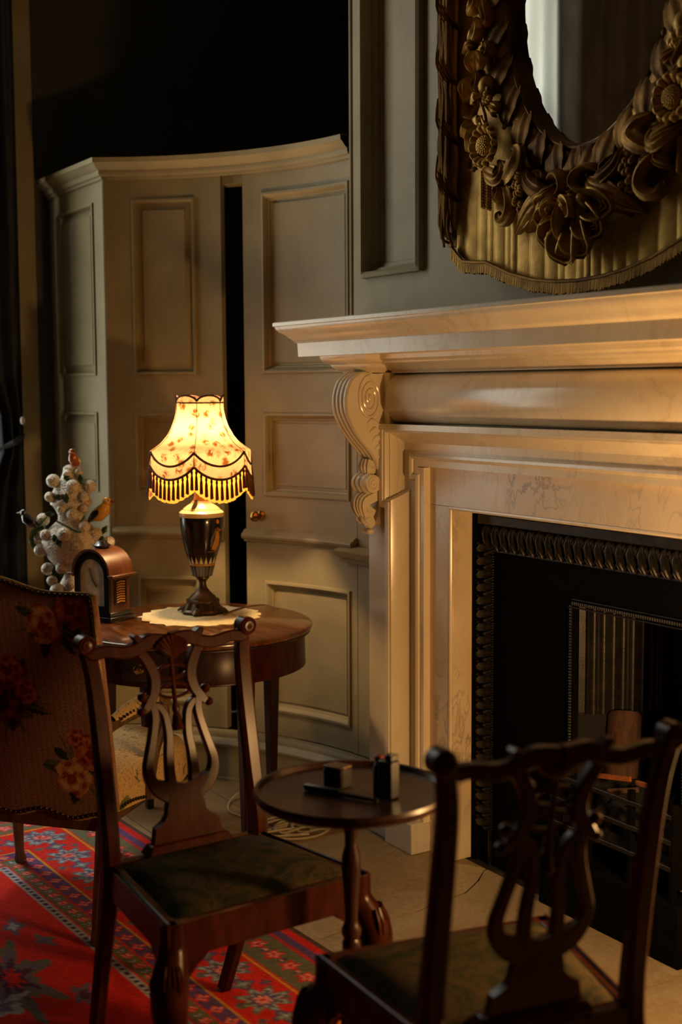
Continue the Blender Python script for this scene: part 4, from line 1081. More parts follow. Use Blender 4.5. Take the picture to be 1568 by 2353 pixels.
# ------------------------------------------------------------------ carpet: wool pattern worked out on a fine mesh
def paint_mesh(name, mb, cols, mat, parent=None, sharp=60):
    o = obj(name, mb, mat, parent, sharp=sharp)
    at = o.data.color_attributes.new('pattern', 'FLOAT_COLOR', 'POINT')
    buf = np.ones((len(mb.v), 4), np.float32); buf[:, :3] = cols; at.data.foreach_set('color', buf.ravel())
    return o
CW, CH, CS = 3.4, 2.5, .0068
nx, ny = int(CW/CS), int(CH/CS)
ax = np.linspace(0, CW, nx+1); bx_ = np.linspace(0, CH, ny+1)
A, B = np.meshgrid(ax, bx_, indexing='ij')
rs = np.random.RandomState(3)
hx = lambda s: np.array(lin(s))
dEdge = np.minimum(np.minimum(A, CW-A), np.minimum(B, CH-B))
along = np.where((dEdge == A) | (dEdge == CW-A), B, A)
col = np.empty(A.shape + (3,)); RED, BLUE, GREEN, PALE, YEL, PINK, NAVY = hx('c4281f'), hx('3c4470'), hx('48654c'), hx('8fa3ac'), hx('c79a2c'), hx('d58a80'), hx('262b4a')
col[:] = RED
def put(mask, c): col[mask] = c
wob = .006*np.sin(along*37) + .004*np.sin(along*91+1)
D = dEdge
put(D < .018, hx('2f4038')); put((D > .045) & (D < .072), BLUE); put((D > .072) & (D < .085), hx('a8322a')); put((D > .085) & (D < .20), GREEN)
put((D > .205) & (D < .212), YEL); put((D > .393) & (D < .399), YEL); put((D > .40) & (D < .447), BLUE); put((D > .447) & (D < .453), RED); put((D > .453) & (D < .500), GREEN)
put((D > .505) & (D < .535), PALE); put((D > .513) & (D < .526) & (np.sin(along*2*np.pi/.03) > -.2), NAVY)
def rosette(dc, per, r, petals, cols, shift=0.0, elong=1.0):
    u = ((along + shift) % per) - per/2; v = (D - dc)*elong
    rr = np.hypot(u, v); th = np.arctan2(v, u); edge = r*(1 + .28*np.cos(petals*th))
    for k, c in enumerate(cols):
        put((rr < edge*(1 - k/len(cols))) & (np.abs(D - dc) < r*1.5), c)
rosette(.142, .085, .026, 5, [RED, PINK, RED]); rosette(.142, .085, .012, 4, [NAVY, PINK], .0425)
rosette(.302, .21, .062, 8, [hx('49686c'), PALE, hx('49686c'), BLUE, PINK, RED]); rosette(.302, .21, .030, 4, [BLUE, hx('5c7a70'), PALE], .105, 1.0)
rosette(.245, .105, .014, 4, [BLUE, GREEN], .03); rosette(.362, .105, .014, 4, [GREEN, BLUE], .06)
rosette(.424, .075, .019, 4, [RED, PINK, hx('8c3a52')]); rosette(.476, .075, .017, 5, [RED, PINK, RED], .0375); rosette(.476, .075, .008, 3, [PALE, NAVY])
# open field with loose blue and green medallions
field = D > .54
def blob(cx, cy, rx, ry, n, amp, cols, rot=0.0):
    u = (A-cx)*math.cos(rot) + (B-cy)*math.sin(rot); v = -(A-cx)*math.sin(rot) + (B-cy)*math.cos(rot)
    th = np.arctan2(v/ry, u/rx); rr = np.hypot(u/rx, v/ry); e = 1 + amp*np.cos(n*th) + amp*.5*np.cos((2*n+1)*th+1)
    for k, c in enumerate(cols):
        put(field & (rr < e*(1 - k/len(cols))), c)
SLATE, TEAL = hx('4c5f78'), hx('46695f')
for cx, cy, rx, ry, n, am, cs, ro in ((.78,.85,.17,.085,6,.34,[SLATE,PALE,NAVY,PINK,SLATE],.3),(1.0,1.02,.12,.06,5,.4,[NAVY,TEAL,SLATE],-.4),(.72,1.12,.09,.06,5,.4,[TEAL,PALE,TEAL],.8),(1.30,.78,.20,.08,7,.36,[TEAL,SLATE,NAVY,RED],.1),
        (1.62,1.0,.22,.10,6,.38,[SLATE,TEAL,PALE,NAVY],-.2),(1.22,1.3,.18,.11,7,.36,[NAVY,SLATE,PALE,RED],.5),(2.0,.8,.2,.1,6,.36,[TEAL,NAVY,PINK],.2),(.62,.66,.05,.03,4,.3,[GREEN,RED],.6),(.98,.66,.05,.025,4,.3,[SLATE,PALE],.2),(1.12,.62,.04,.02,4,.3,[TEAL,SLATE],-.2),
        (1.5,.66,.06,.03,5,.3,[SLATE,NAVY],.1),(2.4,1.0,.22,.12,7,.36,[SLATE,PALE,NAVY,RED],.3),(1.9,1.35,.24,.14,8,.3,[NAVY,TEAL,PALE,RED],.2),(2.7,.7,.1,.06,5,.4,[TEAL,PALE],.4),(1.45,.86,.07,.04,4,.4,[PALE,SLATE],.9),(.9,1.25,.12,.05,5,.4,[SLATE,PALE],-.6)):
    blob(cx, cy, rx, ry, n, am, cs, ro)
col = col*.86 + .14*hx('b4342c')
col *= (1 + .16*rs.randn(*A.shape, 1)*.7)
col = np.clip(col, .004, 1)
zc = .010 + .0012*rs.rand(*A.shape)
mb = MB(); V = np.stack([A, -B, zc], -1).reshape(-1, 3); mb.v = [tuple(p) for p in V.tolist()]
idx = np.arange((nx+1)*(ny+1)).reshape(nx+1, ny+1)
mb.f = np.stack([idx[:-1,:-1], idx[:-1,1:], idx[1:,1:], idx[1:,:-1]], -1).reshape(-1, 4)[:, ::-1].tolist()
ntop = len(mb.v)
rim = [(0,0), (CW,0), (CW,-CH), (0,-CH)]
mb.add([(x, y, z) for x, y in rim for z in (0.0005, .0105)], [(0,2,3,1), (2,4,5,3), (4,6,7,5), (6,0,1,7), (0,6,4,2)])
cols = np.vstack([col.reshape(-1, 3), np.tile(hx('2f3038'), (8, 1))])
cp_ = paint_mesh('oriental_carpet', mb, cols, 'wool_carpet')
cp_.location = (-4.605, 1.735, 0); cp_.rotation_euler = (0, 0, math.radians(2.4))
tag(cp_, 'red oriental carpet with blue and green floral border', 'carpet')

# ------------------------------------------------------------------ upholstered armchair seen from behind
t = NT('fabric_plain'); v = t.coords(); vo = t.n('ShaderNodeTexVoronoi'); vo.inputs['Scale'].default_value = 130; t.l(v, vo.inputs['Vector'])
t.color(t.mix(t.ramp(t.noise(v, 11, 3, .5, 1.5), [(.62, (0,0,0)), (.68, (1,1,1))]), t.ramp(vo.outputs['Distance'], [(.2, '8f7048'), (.45, 'b89a6c')]), '5c5a34')); t.set(Roughness=.9)
t.b.inputs['Specular IOR Level'].default_value = .1
arz = math.atan2(.65, .76); ca, sa = math.cos(arz), math.sin(arz)
AO = Vector((-3.352 - .29*ca, 1.310 - .29*sa, .0115))
ac = thing('armchair', 'carved armchair in rose patterned upholstery, seen from behind', 'armchair', AO, arz)
def ztopb(p): return 1.0 + .020*(1 + math.cos(PI*min(1, abs(p)/.20)))
def zbotb(p): return .352 - .010*math.cos(2*PI*p/.19)
def ybk(z): return -.105*max(0.0, (z - .35)/.65)**1.15
nP, nQ = 150, 190
rs = np.random.RandomState(9)
Pm, Qm = np.meshgrid(np.linspace(-.315, .315, nP+1), np.linspace(0, 1, nQ+1), indexing='ij')
Zm = np.array([[lerp(zbotb(p), ztopb(p), q) for q in np.linspace(0, 1, nQ+1)] for p in np.linspace(-.315, .315, nP+1)])
base = np.empty(Pm.shape + (3,)); base[:] = hx('8f6c58')
dots = (np.sin(Pm*2*np.pi/.011) * np.sin(Zm*2*np.pi/.011) > .45); base[dots] = hx('664a38')
def pet(cx, cz, r, light_, mid, dark, seed=0):
    u, v = (Pm-cx)/r, (Zm-cz)/r; rr = np.hypot(u, v); th = np.arctan2(v, u)
    e = 1 + .10*np.cos(5*th+seed) + .06*np.cos(9*th+2*seed)
    m = rr < e; swirl = np.sin(9*rr + 2.2*th + seed) + .6*np.sin(5*th - 7*rr + seed)
    base[m] = mid; base[m & (swirl > .45)] = light_; base[m & (swirl < -.75)] = dark; base[m & (np.hypot(u+.15, v+.1) < .28)] = dark
def lf(cx, cz, L, w, ang, c, c2):
    u = (Pm-cx)*math.cos(ang) + (Zm-cz)*math.sin(ang); v = -(Pm-cx)*math.sin(ang) + (Zm-cz)*math.cos(ang)
    t = u/L; m = (t > 0) & (t < 1) & (np.abs(v) < w*np.sin(np.pi*np.clip(t, 0, 1))**.7*(1 + .12*np.sin(t*40)))
    base[m] = c; base[m & (np.abs(v) < w*.08)] = c2
GRN, GRD, OLV = hx('3d4630'), hx('252c22'), hx('5d5a35')
PK = (hx('c99a6c'), hx('b07852'), hx('8a3a2c')); RD = (hx('b06a48'), hx('9a4a34'), hx('6e2018')); DR = (hx('7c3a2c'), hx('5e1f1a'), hx('35100e'))
def spray(cx, cz, sc, flowers, seed):
    rr = np.random.RandomState(seed)
    for k in range(9):
        a = rr.uniform(0, 6.28); lf(cx + .03*sc*math.cos(a), cz + .03*sc*math.sin(a), rr.uniform(.05, .085)*sc, rr.uniform(.012, .020)*sc, a, (GRN, GRD, OLV)[k % 3], (GRD, GRN, GRD)[k % 3])
    for k in range(7):
        a = rr.uniform(0, 6.28); lf(cx, cz, rr.uniform(.09, .13)*sc, .004, a, OLV, GRN)
    for dx, dz, r, pal in flowers: pet(cx+dx*sc, cz+dz*sc, r*sc, *pal, seed=seed+dx*50)
for s in (-1, 1):
    spray(s*.18, .915, 1.0, [(-.012*s,-.005,.055,PK), (.075*s,.045,.056,RD)], 3+s)
    spray(s*.215, .500, 1.0, [(-.01*s,-.03,.055,PK), (.055*s,.045,.052,RD), (.01*s,.085,.030,RD)], 6+s)
spray(.02, .70, 1.25, [(0,-.01,.058,DR), (.055,.015,.030,RD), (.02,.062,.036,RD)], 12)
spray(-.03, .96, .6, [(0,0,.05,RD)], 14)
base *= (1 + .08*rs.randn(*Pm.shape, 1)); base = np.clip(base, .004, 1)
bul = .012*(1 - (Pm/.315)**2)*(1 - (2*Qm-1)**2)
mb = MB(); V = np.stack([Pm, np.vectorize(ybk)(Zm) - bul, Zm], -1).reshape(-1, 3); mb.v = [tuple(p) for p in V.tolist()]
idx = np.arange((nP+1)*(nQ+1)).reshape(nP+1, nQ+1)
mb.f = np.stack([idx[:-1,:-1], idx[1:,:-1], idx[1:,1:], idx[:-1,1:]], -1).reshape(-1, 4).tolist()
outer = list(idx[:,0]) + list(idx[-1,1:]) + list(idx[:-1,-1][::-1]) + list(idx[0,1:-1][::-1])
nb = len(mb.v)
ring_ = [V[i] for i in outer]; n = len(ring_)
mb.v += [(float(p[0]*.97), float(p[1] + .055), float(.66 + (p[2]-.66)*.97)) for p in ring_]
mb.f += [(outer[i], outer[(i+1) % n], nb+(i+1) % n, nb+i) for i in range(n)]
ctr = len(mb.v); mb.v.append((0, -.03+.075, .68)); mb.f += [(nb+i, nb+(i+1) % n, ctr) for i in range(n)]
cols = np.vstack([base.reshape(-1, 3), np.tile(hx('8f6c58'), (n+1, 1))])
bk = paint_mesh('backrest', mb, cols, 'upholstery', ac)
nm = MB()
for i in range(0, n, 1):
    p = ring_[i]
    on_side = abs(abs(p[0]) - .315) < 1e-4
    if (i % 4 == 0):
        nm.ball((p[0]*.985, p[1]-.003, .66+(p[2]-.66)*.985), (.0062,.005,.0062), 4, 7)
obj('nail_trim', nm, 'nail', bk)
obj('edge_piping', MB().tube([(p[0]*1.004, p[1]+.004, .66+(p[2]-.66)*1.004) for p in ring_[::3]], .0045, 6, closed=True), 'fabric_plain', bk)
# seat, arms, legs
def seatb(u, v):
    return 0
R = []
for y, hw_ in ((.02,.27),(.06,.285),(.25,.30),(.42,.318),(.50,.312),(.52,.29)):
    row = []
    for x, z in ((-1,.335),(-1.0,.43),(-.93,.455),(-.5,.475),(0,.48),(.5,.475),(.93,.455),(1.0,.43),(1,.335)):
        zz_ = z + (.020*math.sin(PI*y/.26) if z < .34 else 0); row.append(Vector((x*hw_, y, zz_)))
    R.append(row)
st = obj('seat', MB().rows(R, cap0=True, cap1=True), 'fabric_plain', ac, sharp=60)
for s in (-1, 1):
    sn = MB()
    for k in range(34):
        y = .03 + k*.0145; hw_ = interp(y, [.02,.06,.25,.42,.50,.52], [.27,.285,.30,.318,.312,.29]); sn.ball((s*(hw_+.002), y, .340 + .020*math.sin(PI*y/.26)), (.005,.006,.006), 4, 6)
    obj('nail_trim', sn, 'nail', st)
obj('seat_rail', MB().box(-.26, .26, .03, .48, .30, .345), 'fruitwood', ac, bevel=.01)
for s in (-1, 1):
    arm = obj('arm', MB().bar(catmull([(s*.272,-.03,.585), (s*.285,.06,.605), (s*.300,.18,.615), (s*.312,.29,.622), (s*.318,.335,.612)], 5), [.034,.032,.036,.044,.040], [.030,.026,.026,.030,.026], (1,0,0)), 'fruitwood', ac)
    obj('arm_pad', MB().leaf([(s*.284,.06,.618), (s*.298,.14,.632), (s*.308,.22,.636), (s*.314,.275,.634)], [.014,.025,.027,.016], .024, (0,0,1), nu=16, nv=10, skirt=.012), 'fabric_plain', arm)
    an = MB()
    for k in range(15): an.ball((s*(.284 + .028*k/14) + .026, .07 + .20*k/14, .622+.012*math.sin(PI*k/14)), .0048, 4, 6)
    obj('nail_trim', an, 'nail', arm)
    obj('arm_support', MB().tube(catmull([(s*.315,.325,.612), (s*.325,.31,.56), (s*.315,.27,.48), (s*.305,.25,.40), (s*.30,.25,.34)], 5), [.020,.016,.015,.018,.022], 10), 'fruitwood', ac)
    obj('leg', MB().tube(catmull([(s*.272,.02,.35), (s*.276,.0,.25), (s*.272,-.02,.13), (s*.270,-.03,.04), (s*.270,-.034,.006)], 6), [.022,.021,.016,.014,.019], 10), 'fruitwood', ac)
    obj('leg', MB().tube(catmull([(s*.285,.46,.35), (s*.295,.49,.27), (s*.285,.475,.13), (s*.285,.48,.04), (s*.287,.487,.006)], 6), [.026,.028,.018,.014,.020], 10), 'fruitwood', ac)
obj('back_rail', MB().bar([(-.27,.02,.335), (.27,.02,.335)], .03, .05, (0,1,0)), 'fruitwood', ac)

# ------------------------------------------------------------------ lyre back dining chairs
def rake(z): return -.085*max(0, (z-.46)/.5)**1.25
def lyre_map(y, z, d): return Vector((rake(z) + d + .004, y, z))
def band(mb, pts, w, th=.020, ch=.3, n=6):
    """flat carved band lying in the plane of the back; pts = (y, z)"""
    P = catmull(pts, n); m = len(P); R = []
    for i in range(m):
        t = P[min(i+1, m-1)] - P[max(i-1, 0)]; t = t/np.linalg.norm(t); nrm = np.array([-t[1], t[0]])
        ww = interp(i/(m-1), np.linspace(0, 1, len(w)), w)/2; c = min(ww, th/2)*ch; row = []
        for a, d in ((ww-c,-th/2),(ww,-th/2+c),(ww,th/2-c),(ww-c,th/2),(-ww+c,th/2),(-ww,th/2-c),(-ww,-th/2+c),(-ww+c,-th/2)):
            q = P[i] + nrm*a; row.append(lyre_map(q[0], q[1], d))
        R.append(row)
    return mb.rows(R, closev=True, cap0=True, cap1=True)
def lyre_chair(loc, rz, label):
    c = thing('lyre_back_chair', label, 'chair', loc, rz, 'lyre back dining chairs')
    fw_, bw_, dp = .255, .205, .39
    for s in (-1, 1):
        P = [(-.142,s*.178,.008), (-.085,s*.188,.16), (-.02,s*.196,.36), (.0,s*.198,.47), (rake(.62),s*.196,.62), (rake(.78),s*.196,.78), (rake(.88),s*.199,.88), (rake(.94),s*.207,.935), (rake(.965)-.004,s*.212,.958)]
        o = obj('stile', MB().bar(catmull(P, 5), [.034,.036,.042,.044,.042,.040,.038,.036,.030], [.032,.034,.040,.044,.034,.028,.026,.024,.022], (0,1,0), .5), 'mahogany', c)
        e = lyre_map(s*.215, .958, .002); Mr = Matrix.Rotation(PI/2, 3, 'Y')
        obj('ear_scroll', MB().lathe([(0,-.020),(.018,-.020),(.023,-.016),(.023,.016),(.018,.020),(.014,.018),(.012,.022),(.006,.022),(0,.024)], 20, e, Mr), 'mahogany', c)
    # crest rail
    mb = MB()
    for s in (-1, 1):
        band(mb, [(s*.008,.942), (s*.05,.948), (s*.085,.935), (s*.12,.930), (s*.165,.938), (s*.198,.936), (s*.214,.952)], [.040,.036,.030,.030,.028,.030,.030], .026)
        band(mb, [(s*.060,.938), (s*.074,.950), (s*.088,.962), (s*.092,.966)], [.020,.020,.014,.006], .024)
    cr = obj('crest_rail', mb, 'mahogany', c)
    sh_ = MB()
    for k in range(9):
        a = math.radians(-52 + 13*k); t0 = (0, .905); tip = (math.sin(a)*.052, .905 + math.cos(a)*.052)
        sh_.tube([lyre_map(t0[0], t0[1], .014), lyre_map((t0[0]+tip[0])/2, (t0[1]+tip[1])/2, .020), lyre_map(*tip, .013)], [.003,.0065,.0075], 7)
    for s in (-1, 1): sh_.ball(lyre_map(0, .93, s*.004), (.012,.04,.026), 6, 10)
    obj('crest_shell', sh_, 'mahogany', cr)
    # pierced lyre splat
    mb = MB()
    for s in (-1, 1):
        band(mb, [(s*.082,.930), (s*.068,.912), (s*.056,.890), (s*.049,.868), (s*.049,.846), (s*.056,.824), (s*.070,.806), (s*.080,.794)], [.026,.026,.028,.028,.028,.026,.024,.020], .020)
        band(mb, [(s*.062,.808), (s*.058,.785), (s*.059,.765), (s*.067,.730), (s*.080,.686), (s*.087,.657), (s*.082,.628), (s*.060,.602), (s*.02,.588)], [.022,.022,.021,.021,.022,.024,.028,.036,.05], .020)
        band(mb, [(s*.062,.800), (s*.045,.796), (s*.032,.778), (s*.027,.75), (s*.026,.72), (s*.030,.685), (s*.032,.64), (s*.030,.60)], [.016,.018,.019,.020,.021,.022,.024,.028], .018)
        mb.ball(lyre_map(s*.084,.822,.002), (.014,.012,.012), 6, 10); mb.ball(lyre_map(s*.090,.790,.002), (.014,.011,.011), 6, 10)
    body = [(-.070,.630),(-.060,.606),(-.04,.590),(-.049,.565),(-.052,.545),(-.062,.532),(-.084,.520),(-.088,.500),(-.092,.474),(.092,.474),(.088,.500),(.084,.520),(.062,.532),(.052,.545),(.049,.565),(.04,.590),(.060,.606),(.070,.630),(.03,.618),(0,.612),(-.03,.618)]
    mb.prism(body[::-1], -.009, .011, lambda a, b, d: lyre_map(a, b, d))
    sp = obj('lyre_splat', mb, 'mahogany', c)
    mb = MB().tube([lyre_map(0, z, .002) for z in (.91, .86, .80, .785, .775, .765, .752, .742, .735)], [.006,.0055,.0055,.010,.007,.011,.012,.017,.014], 10)
    obj('centre_drop', mb, 'mahogany', sp)
    for z in (.872, .828):
        obj('ring_tracery', MB().tube([lyre_map(.040*math.cos(a), z + .016*math.sin(a), .002) for a in [2*PI*k/28 for k in range(28)]], .0045, 6, closed=True), 'mahogany', sp)
    obj('splat_shoe', MB().add([(-.020,-.115,.462),(.038,-.115,.462),(.038,.115,.462),(-.020,.115,.462),(-.012,-.10,.485),(.022,-.10,.485),(.022,.10,.485),(-.012,.10,.485)], [(0,3,2,1),(4,5,6,7),(0,1,5,4),(1,2,6,5),(2,3,7,6),(3,0,4,7)]), 'mahogany', c, bevel=.004)
    # seat frame
    def rail(a, b, th, nm):
        A_, B_ = Vector(a), Vector(b); d = (B_-A_).normalized()
        obj(nm, MB().bar([A_, B_], .075, th, (0,0,1), .12), 'mahogany', c)
    zc_ = .42
    rail((.005,-bw_+.012,zc_), (dp,-fw_+.012,zc_), .026, 'side_rail'); rail((.005,bw_-.012,zc_), (dp,fw_-.012,zc_), .026, 'side_rail')
    rail((dp-.012,-fw_,zc_), (dp-.012,fw_,zc_), .026, 'front_rail'); rail((-.004,-bw_+.02,zc_), (-.004,bw_-.02,zc_), .026, 'back_rail')
    for s in (-1, 1):
        obj('rail_beading', MB().tube([(.02,s*(bw_-.006),.459), (dp-.005,s*(fw_-.006),.459)], .0035, 6), 'mahogany', c)
    R = []
    for i in range(25):
        u = i/24; x = lerp(.024, dp-.022, u); hw2 = lerp(bw_-.024, fw_-.026, u); eu = min(1, math.sin(PI*u)**.35 if 0 < u < 1 else 0); row = []
        for j in range(29):
            v = -1 + 2*j/28; ev = (1 - abs(v)**6)**.5 if abs(v) < 1 else 0
            row.append(Vector((x, v*hw2, .452 + .034*min(eu, 1)*ev)))
        R.append(row)
    obj('seat_pad', MB().rows(R), 'tapestry', c, sharp=80)
    # front legs: cabriole with carved knees
    for s in (-1, 1):
        o = obj('leg', MB().tube(catmull([(dp-.022,s*(fw_-.022),.455), (dp-.020,s*(fw_-.020),.40), (dp+.008,s*(fw_+.002),.335), (dp+.010,s*(fw_+.004),.28), (dp-.014,s*(fw_-.016),.17), (dp-.022,s*(fw_-.022),.09), (dp-.010,s*(fw_-.012),.045)], 5), [.028,.030,.040,.038,.026,.019,.020], 12, twist=0), 'mahogany', c)
        obj('ball_foot', MB().ball((dp-.002,s*(fw_-.006),.026), (.034,.034,.026), 8, 14), 'mahogany', o)
        kx, ky = dp+.006, s*(fw_+.0)
        dv_ = Vector((1, s, 0)).normalized()
        for q, L_ in ((-.5,.10), (0,.13), (.5,.10)):
            dd_ = Matrix.Rotation(q*1.3, 3, 'Z') @ dv_
            b0 = Vector((kx, ky, 0)) - dv_*.010
            obj('knee_leaf', MB().leaf([b0 + dd_*.030 + Vector((0,0,.385)), b0 + dd_*.044 + Vector((0,0,.345)), b0 + dd_*.040 + Vector((0,0,.385-L_))], [.010,.014,.003], .006, tuple(dd_), ridges=3, ridge=.002, nu=10, nv=8, skirt=.012), 'mahogany', o)
        obj('knee_bracket', MB().prism([(0,.385),(.055,.385),(.048,.372),(.03,.362),(.0,.33)], -.011, .011, lambda a, b, d: Vector((dp-.012+d, s*(fw_-.04-a), b))), 'mahogany', o)
        obj('knee_bracket', MB().prism([(0,.385),(.055,.385),(.048,.372),(.03,.362),(.0,.33)], -.011, .011, lambda a, b, d: Vector((dp-.04-a, s*(fw_-.016-.06*a)+d, b))), 'mahogany', o)
    return c
lyre_chair((-2.757, 1.279, .0115), math.radians(3.2), 'lyre back mahogany chair standing in front of the lamp table')
lyre_chair((-1.652, 1.412, .0115), math.radians(169.6), 'dark lyre back chair nearest the camera, seen from behind')

# ------------------------------------------------------------------ tripod table with a dished tray top
QX, QY, QZ = -2.285, 1.443, .688
tp = thing('tripod_table', 'small round tripod table with dished tray top between the chairs', 'table', (QX, QY, .0115))
obj('tray_top', MB().lathe([(0,QZ-.016),(.19,QZ-.016),(.203,QZ-.008),(.207,QZ+.004),(.204,QZ+.012),(.198,QZ+.011),(.192,QZ+.001),(.182,QZ-.002),(0,QZ-.002)], 80), 'mahogany_dark', tp)
obj('column', MB().lathe([(.022,.14),(.026,.17),(.020,.20),(.017,.26),(.0165,.33),(.020,.345),(.0205,.36),(.016,.368),(.021,.378),(.022,.390),(.0165,.400),(.014,.41),(.016,.46),(.021,.52),(.020,.55),(.013,.575),(.014,.60),(.019,.615),(.016,.63),(.020,.66),(.045,.684)], 24), 'mahogany_dark', tp)
for k in range(3):
    a = math.radians(-28 + 120*k); d = Vector((math.cos(a), math.sin(a), 0))
    obj('leg', MB().tube(catmull([d*.01 + Vector((0,0,.20)), d*.06 + Vector((0,0,.19)), d*.11 + Vector((0,0,.11)), d*.155 + Vector((0,0,.03)), d*.185 + Vector((0,0,.012))], 5), [.020,.018,.014,.011,.013], 8), 'mahogany_dark', tp)
zt = QZ - .002 + .0117
def on_tray(px, py): p = onZ(px, py, zt); return p
b1 = thing('match_box', 'small square dark box near the back of the tray', 'box', on_tray(776, 1806), math.radians(18))
obj('box_body', MB().box(-.024, .024, -.020, .020, 0, .040), 'plastic_black', b1, bevel=.002)
obj('box_lid', MB().box(-.0245, .0245, -.0205, .0205, .0405, .047), 'fruitwood', b1, bevel=.002)
b2 = thing('lighter_case', 'tall upright black case with silver latch on the tray', 'case', on_tray(893, 1832), math.radians(12))
obj('case_body', MB().box(-.017, .020, -.014, .014, 0, .080), 'plastic_black', b2, bevel=.003)
obj('case_top', MB().box(.0, .019, -.012, .012, .0805, .094), 'plastic_black', b2, bevel=.002)
obj('silver_latch', MB().box(.004, .015, -.010, .004, .0942, .096), 'plastic_grey', b2)
b3 = thing('grey_bottle', 'small grey bottle with red cap beside the black case', 'bottle', on_tray(872, 1824), math.radians(10))
obj('bottle_body', MB().lathe([(0,0),(.013,0),(.014,.004),(.014,.055),(.010,.066),(.008,.070),(0,.070)], 20), 'plastic_grey', b3)
obj('bottle_cap', MB().lathe([(.009,.070),(.010,.071),(.010,.082),(.008,.084),(0,.084)], 16), 'red_plastic', b3)
pa_, pb_ = on_tray(700, 1816), on_tray(868, 1846)
b4 = thing('pipe_tool', 'slim black handled tool lying across the tray', 'tool', (pa_+pb_)*.5, math.atan2((pb_-pa_).y, (pb_-pa_).x))
L2 = (pb_-pa_).length/2
obj('handle', MB().tube([(-L2,0,.0085), (-L2+.005,0,.0085), (-.01,0,.0085), (0,0,.0075)], [.005,.0082,.0082,.0065], 12), 'plastic_black', b4)
obj('shaft', MB().tube([(0,0,.006), (L2*.5,0,.0055), (L2,0,.005)], [.0055,.005,.0042], 10), 'plastic_black', b4)
obj('ferrule', MB().tube([(-.004,0,.0078), (.006,0,.0068)], [.0078,.0066], 12), 'plastic_grey', b4)

# ------------------------------------------------------------------ cables on the floor
rnd = random.Random(21); P = []
C1 = onZ(688, 1905, 0)
for k in range(90):
    a = k*.42; w = .5 + .5*math.sin(k*.13); r = .09 + .035*math.sin(k*.37) 
    P.append(Vector((C1.x + r*math.cos(a)*.75 + .03*math.sin(k*.11), C1.y + r*math.sin(a)*1.25 + .05*math.sin(k*.071+1), .0055 + .008*(1+math.sin(k*.9))*.8)))
P = [onZ(612,1880,.006)] + P
tag(obj('cable_coil', MB().tube(catmull(P, 4), .0042, 7), 'cable', None), 'beige electric cable loosely coiled on the floor by the hearth', 'cable')
pts = [(-4.33,2.20,.005), onZ(548,1822,.02), onZ(528,1842,.006), onZ(526,1862,.006), onZ(545,1872,.006), onZ(580,1884,.006), onZ(605,1893,.006)]
tag(obj('floor_flex', MB().tube(catmull(pts, 8), .004, 7), 'cable', None), 'loop of pale flex on the flagstones under the side table', 'cord')

# ------------------------------------------------------------------ in the fire
lg = tag(obj('fire_log', MB().tube([(-2.80,2.725,.395), (-2.805,2.735,.47), (-2.81,2.745,.575), (-2.812,2.747,.582)], [.050,.052,.052,.046], 14), 'log', None), 'split log standing upright in the fire basket', 'log')
rnd = random.Random(5)
for k, (x, y, z, rz_) in enumerate(((-2.72,2.62,.42,.3),(-2.60,2.63,.425,-.5),(-2.66,2.60,.40,.9))):
    tag(obj('kindling_stick', MB().bar([(x-.06*math.cos(rz_), y-.03*math.sin(rz_), z), (x+.06*math.cos(rz_), y+.03*math.sin(rz_), z+.015)], .014, .010, (0,0,1)), 'kindling' if k != 2 else 'log', None), ('orange split stick at the left of the fire basket', 'orange split stick at the right of the fire basket', 'brown bark stick lowest in the fire basket')[k], 'stick')
tag(obj('coal_bed', MB().grid(lambda u, v: Vector((lerp(GX0, GX1, u), lerp(2.57, 2.86, v), .30 + .08*math.sin(PI*u)*math.sin(PI*v) + .02*math.sin(u*40)*math.cos(v*23))), 40, 20).box(GX0, GX1, 2.57, 2.86, .24, .285), 'soot', None), 'heap of black cinders in the grate', 'cinders', kind='stuff')

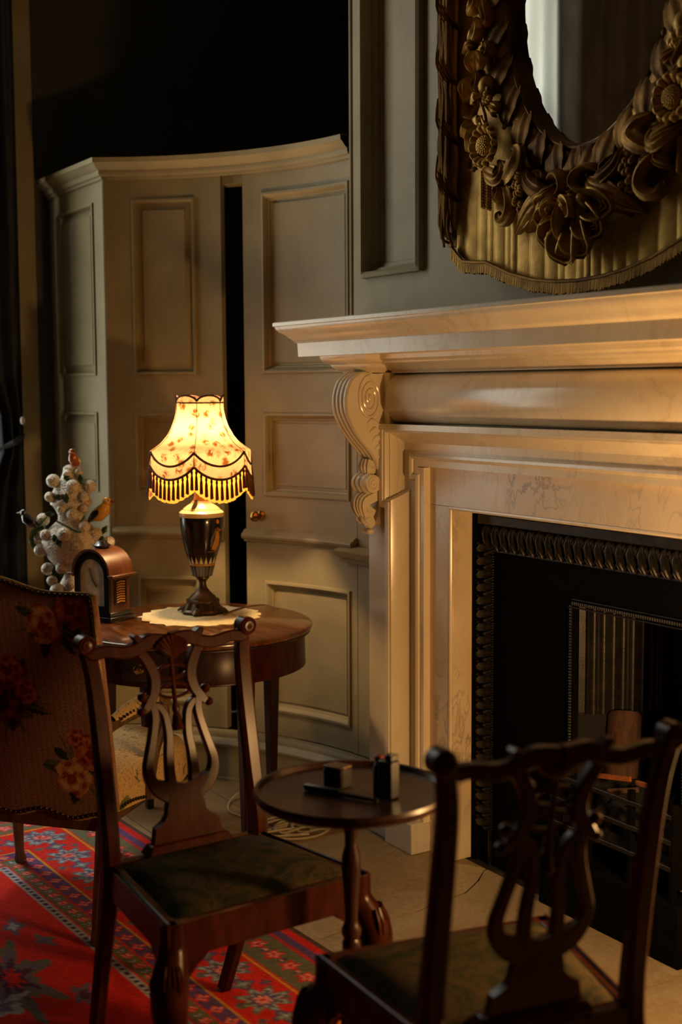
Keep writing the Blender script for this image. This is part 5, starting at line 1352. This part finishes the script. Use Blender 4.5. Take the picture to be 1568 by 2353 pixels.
# ------------------------------------------------------------------ curtains
def curtain(nm, label, x, y0, y1, z0, z1, mat, amp, per, tie=None, cat='curtain'):
    n = int((y1-y0)/.006); R = []
    zs = np.linspace(z0, z1, 26)
    for i in range(n+1):
        u = i/n; row = []
        for z in zs:
            g = 1.0
            if tie:
                g = 1 - .55*math.exp(-((z-tie)/.22)**2)
            y = y1 - (y1 - lerp(y0, y1, u))*g
            row.append(Vector((x + amp*math.sin(2*PI*u*(y1-y0)/per)*(1+.2*math.sin(z*3+u*9)), y, z)))
        R.append(row)
    th = thing(nm, label, cat, (x, (y0+y1)/2, z0))
    a = obj('cloth', MB().rows(R).rows([[Vector((p.x-.004, p.y, p.z)) for p in r] for r in R]), mat, th, sharp=80); a.matrix_parent_inverse = Matrix.Translation((-x, -(y0+y1)/2, -z0))
    return th
cu = curtain('window_curtain', 'grey blue curtain tied back at the left edge', -5.44, 1.58, 1.80, .02, 4.0, 'curtain_blue', .035, .075, tie=1.36)
o = obj('tieback', MB().tube([(-5.44,1.69,1.31), (-5.385,1.735,1.335), (-5.395,1.765,1.35), (-5.45,1.79,1.365), (-5.54,1.80,1.37)], [.012,.014,.014,.012], 8), 'curtain_blue', cu); o.matrix_parent_inverse = Matrix.Translation((5.44, -1.69, -.02))
kb = onX(45, 966, -5.40)
o = obj('tieback_knob', MB().ball((-5.36, kb.y, kb.z), (.012,.011,.018), 8, 12), 'bird_white', cu); o.matrix_parent_inverse = Matrix.Translation((5.44, -1.69, -.02))
curtain('sheer_curtain', 'white sheer curtain catching daylight, reflected in the mirror', -5.42, .26, .72, .05, 4.0, 'sheer', .036, .105)
curtain('lined_drape', 'dark heavy drape beside the white sheer, reflected in the mirror', -5.34, -1.3, .25, .02, 4.0, 'drape_dark', .040, .16)

# ------------------------------------------------------------------ the room's second lamp, standing by the right of the hearth
SX2, SY2 = -1.58, 2.14
sl = thing('standing_lamp', 'lit brass standing lamp at the right of the fireplace', 'lamp', (SX2, SY2, 0))
obj('base', MB().lathe([(0,0),(.13,0),(.13,.012),(.05,.03),(.018,.05),(0,.05)], 32), 'brass', sl)
obj('pole', MB().lathe([(.011,.045),(.011,.66),(.02,.665),(.02,.71),(0,.715)], 16), 'brass', sl)
light('standing_lamp_bulb', 'POINT', (SX2, SY2, .80), 60, WARM, .06)
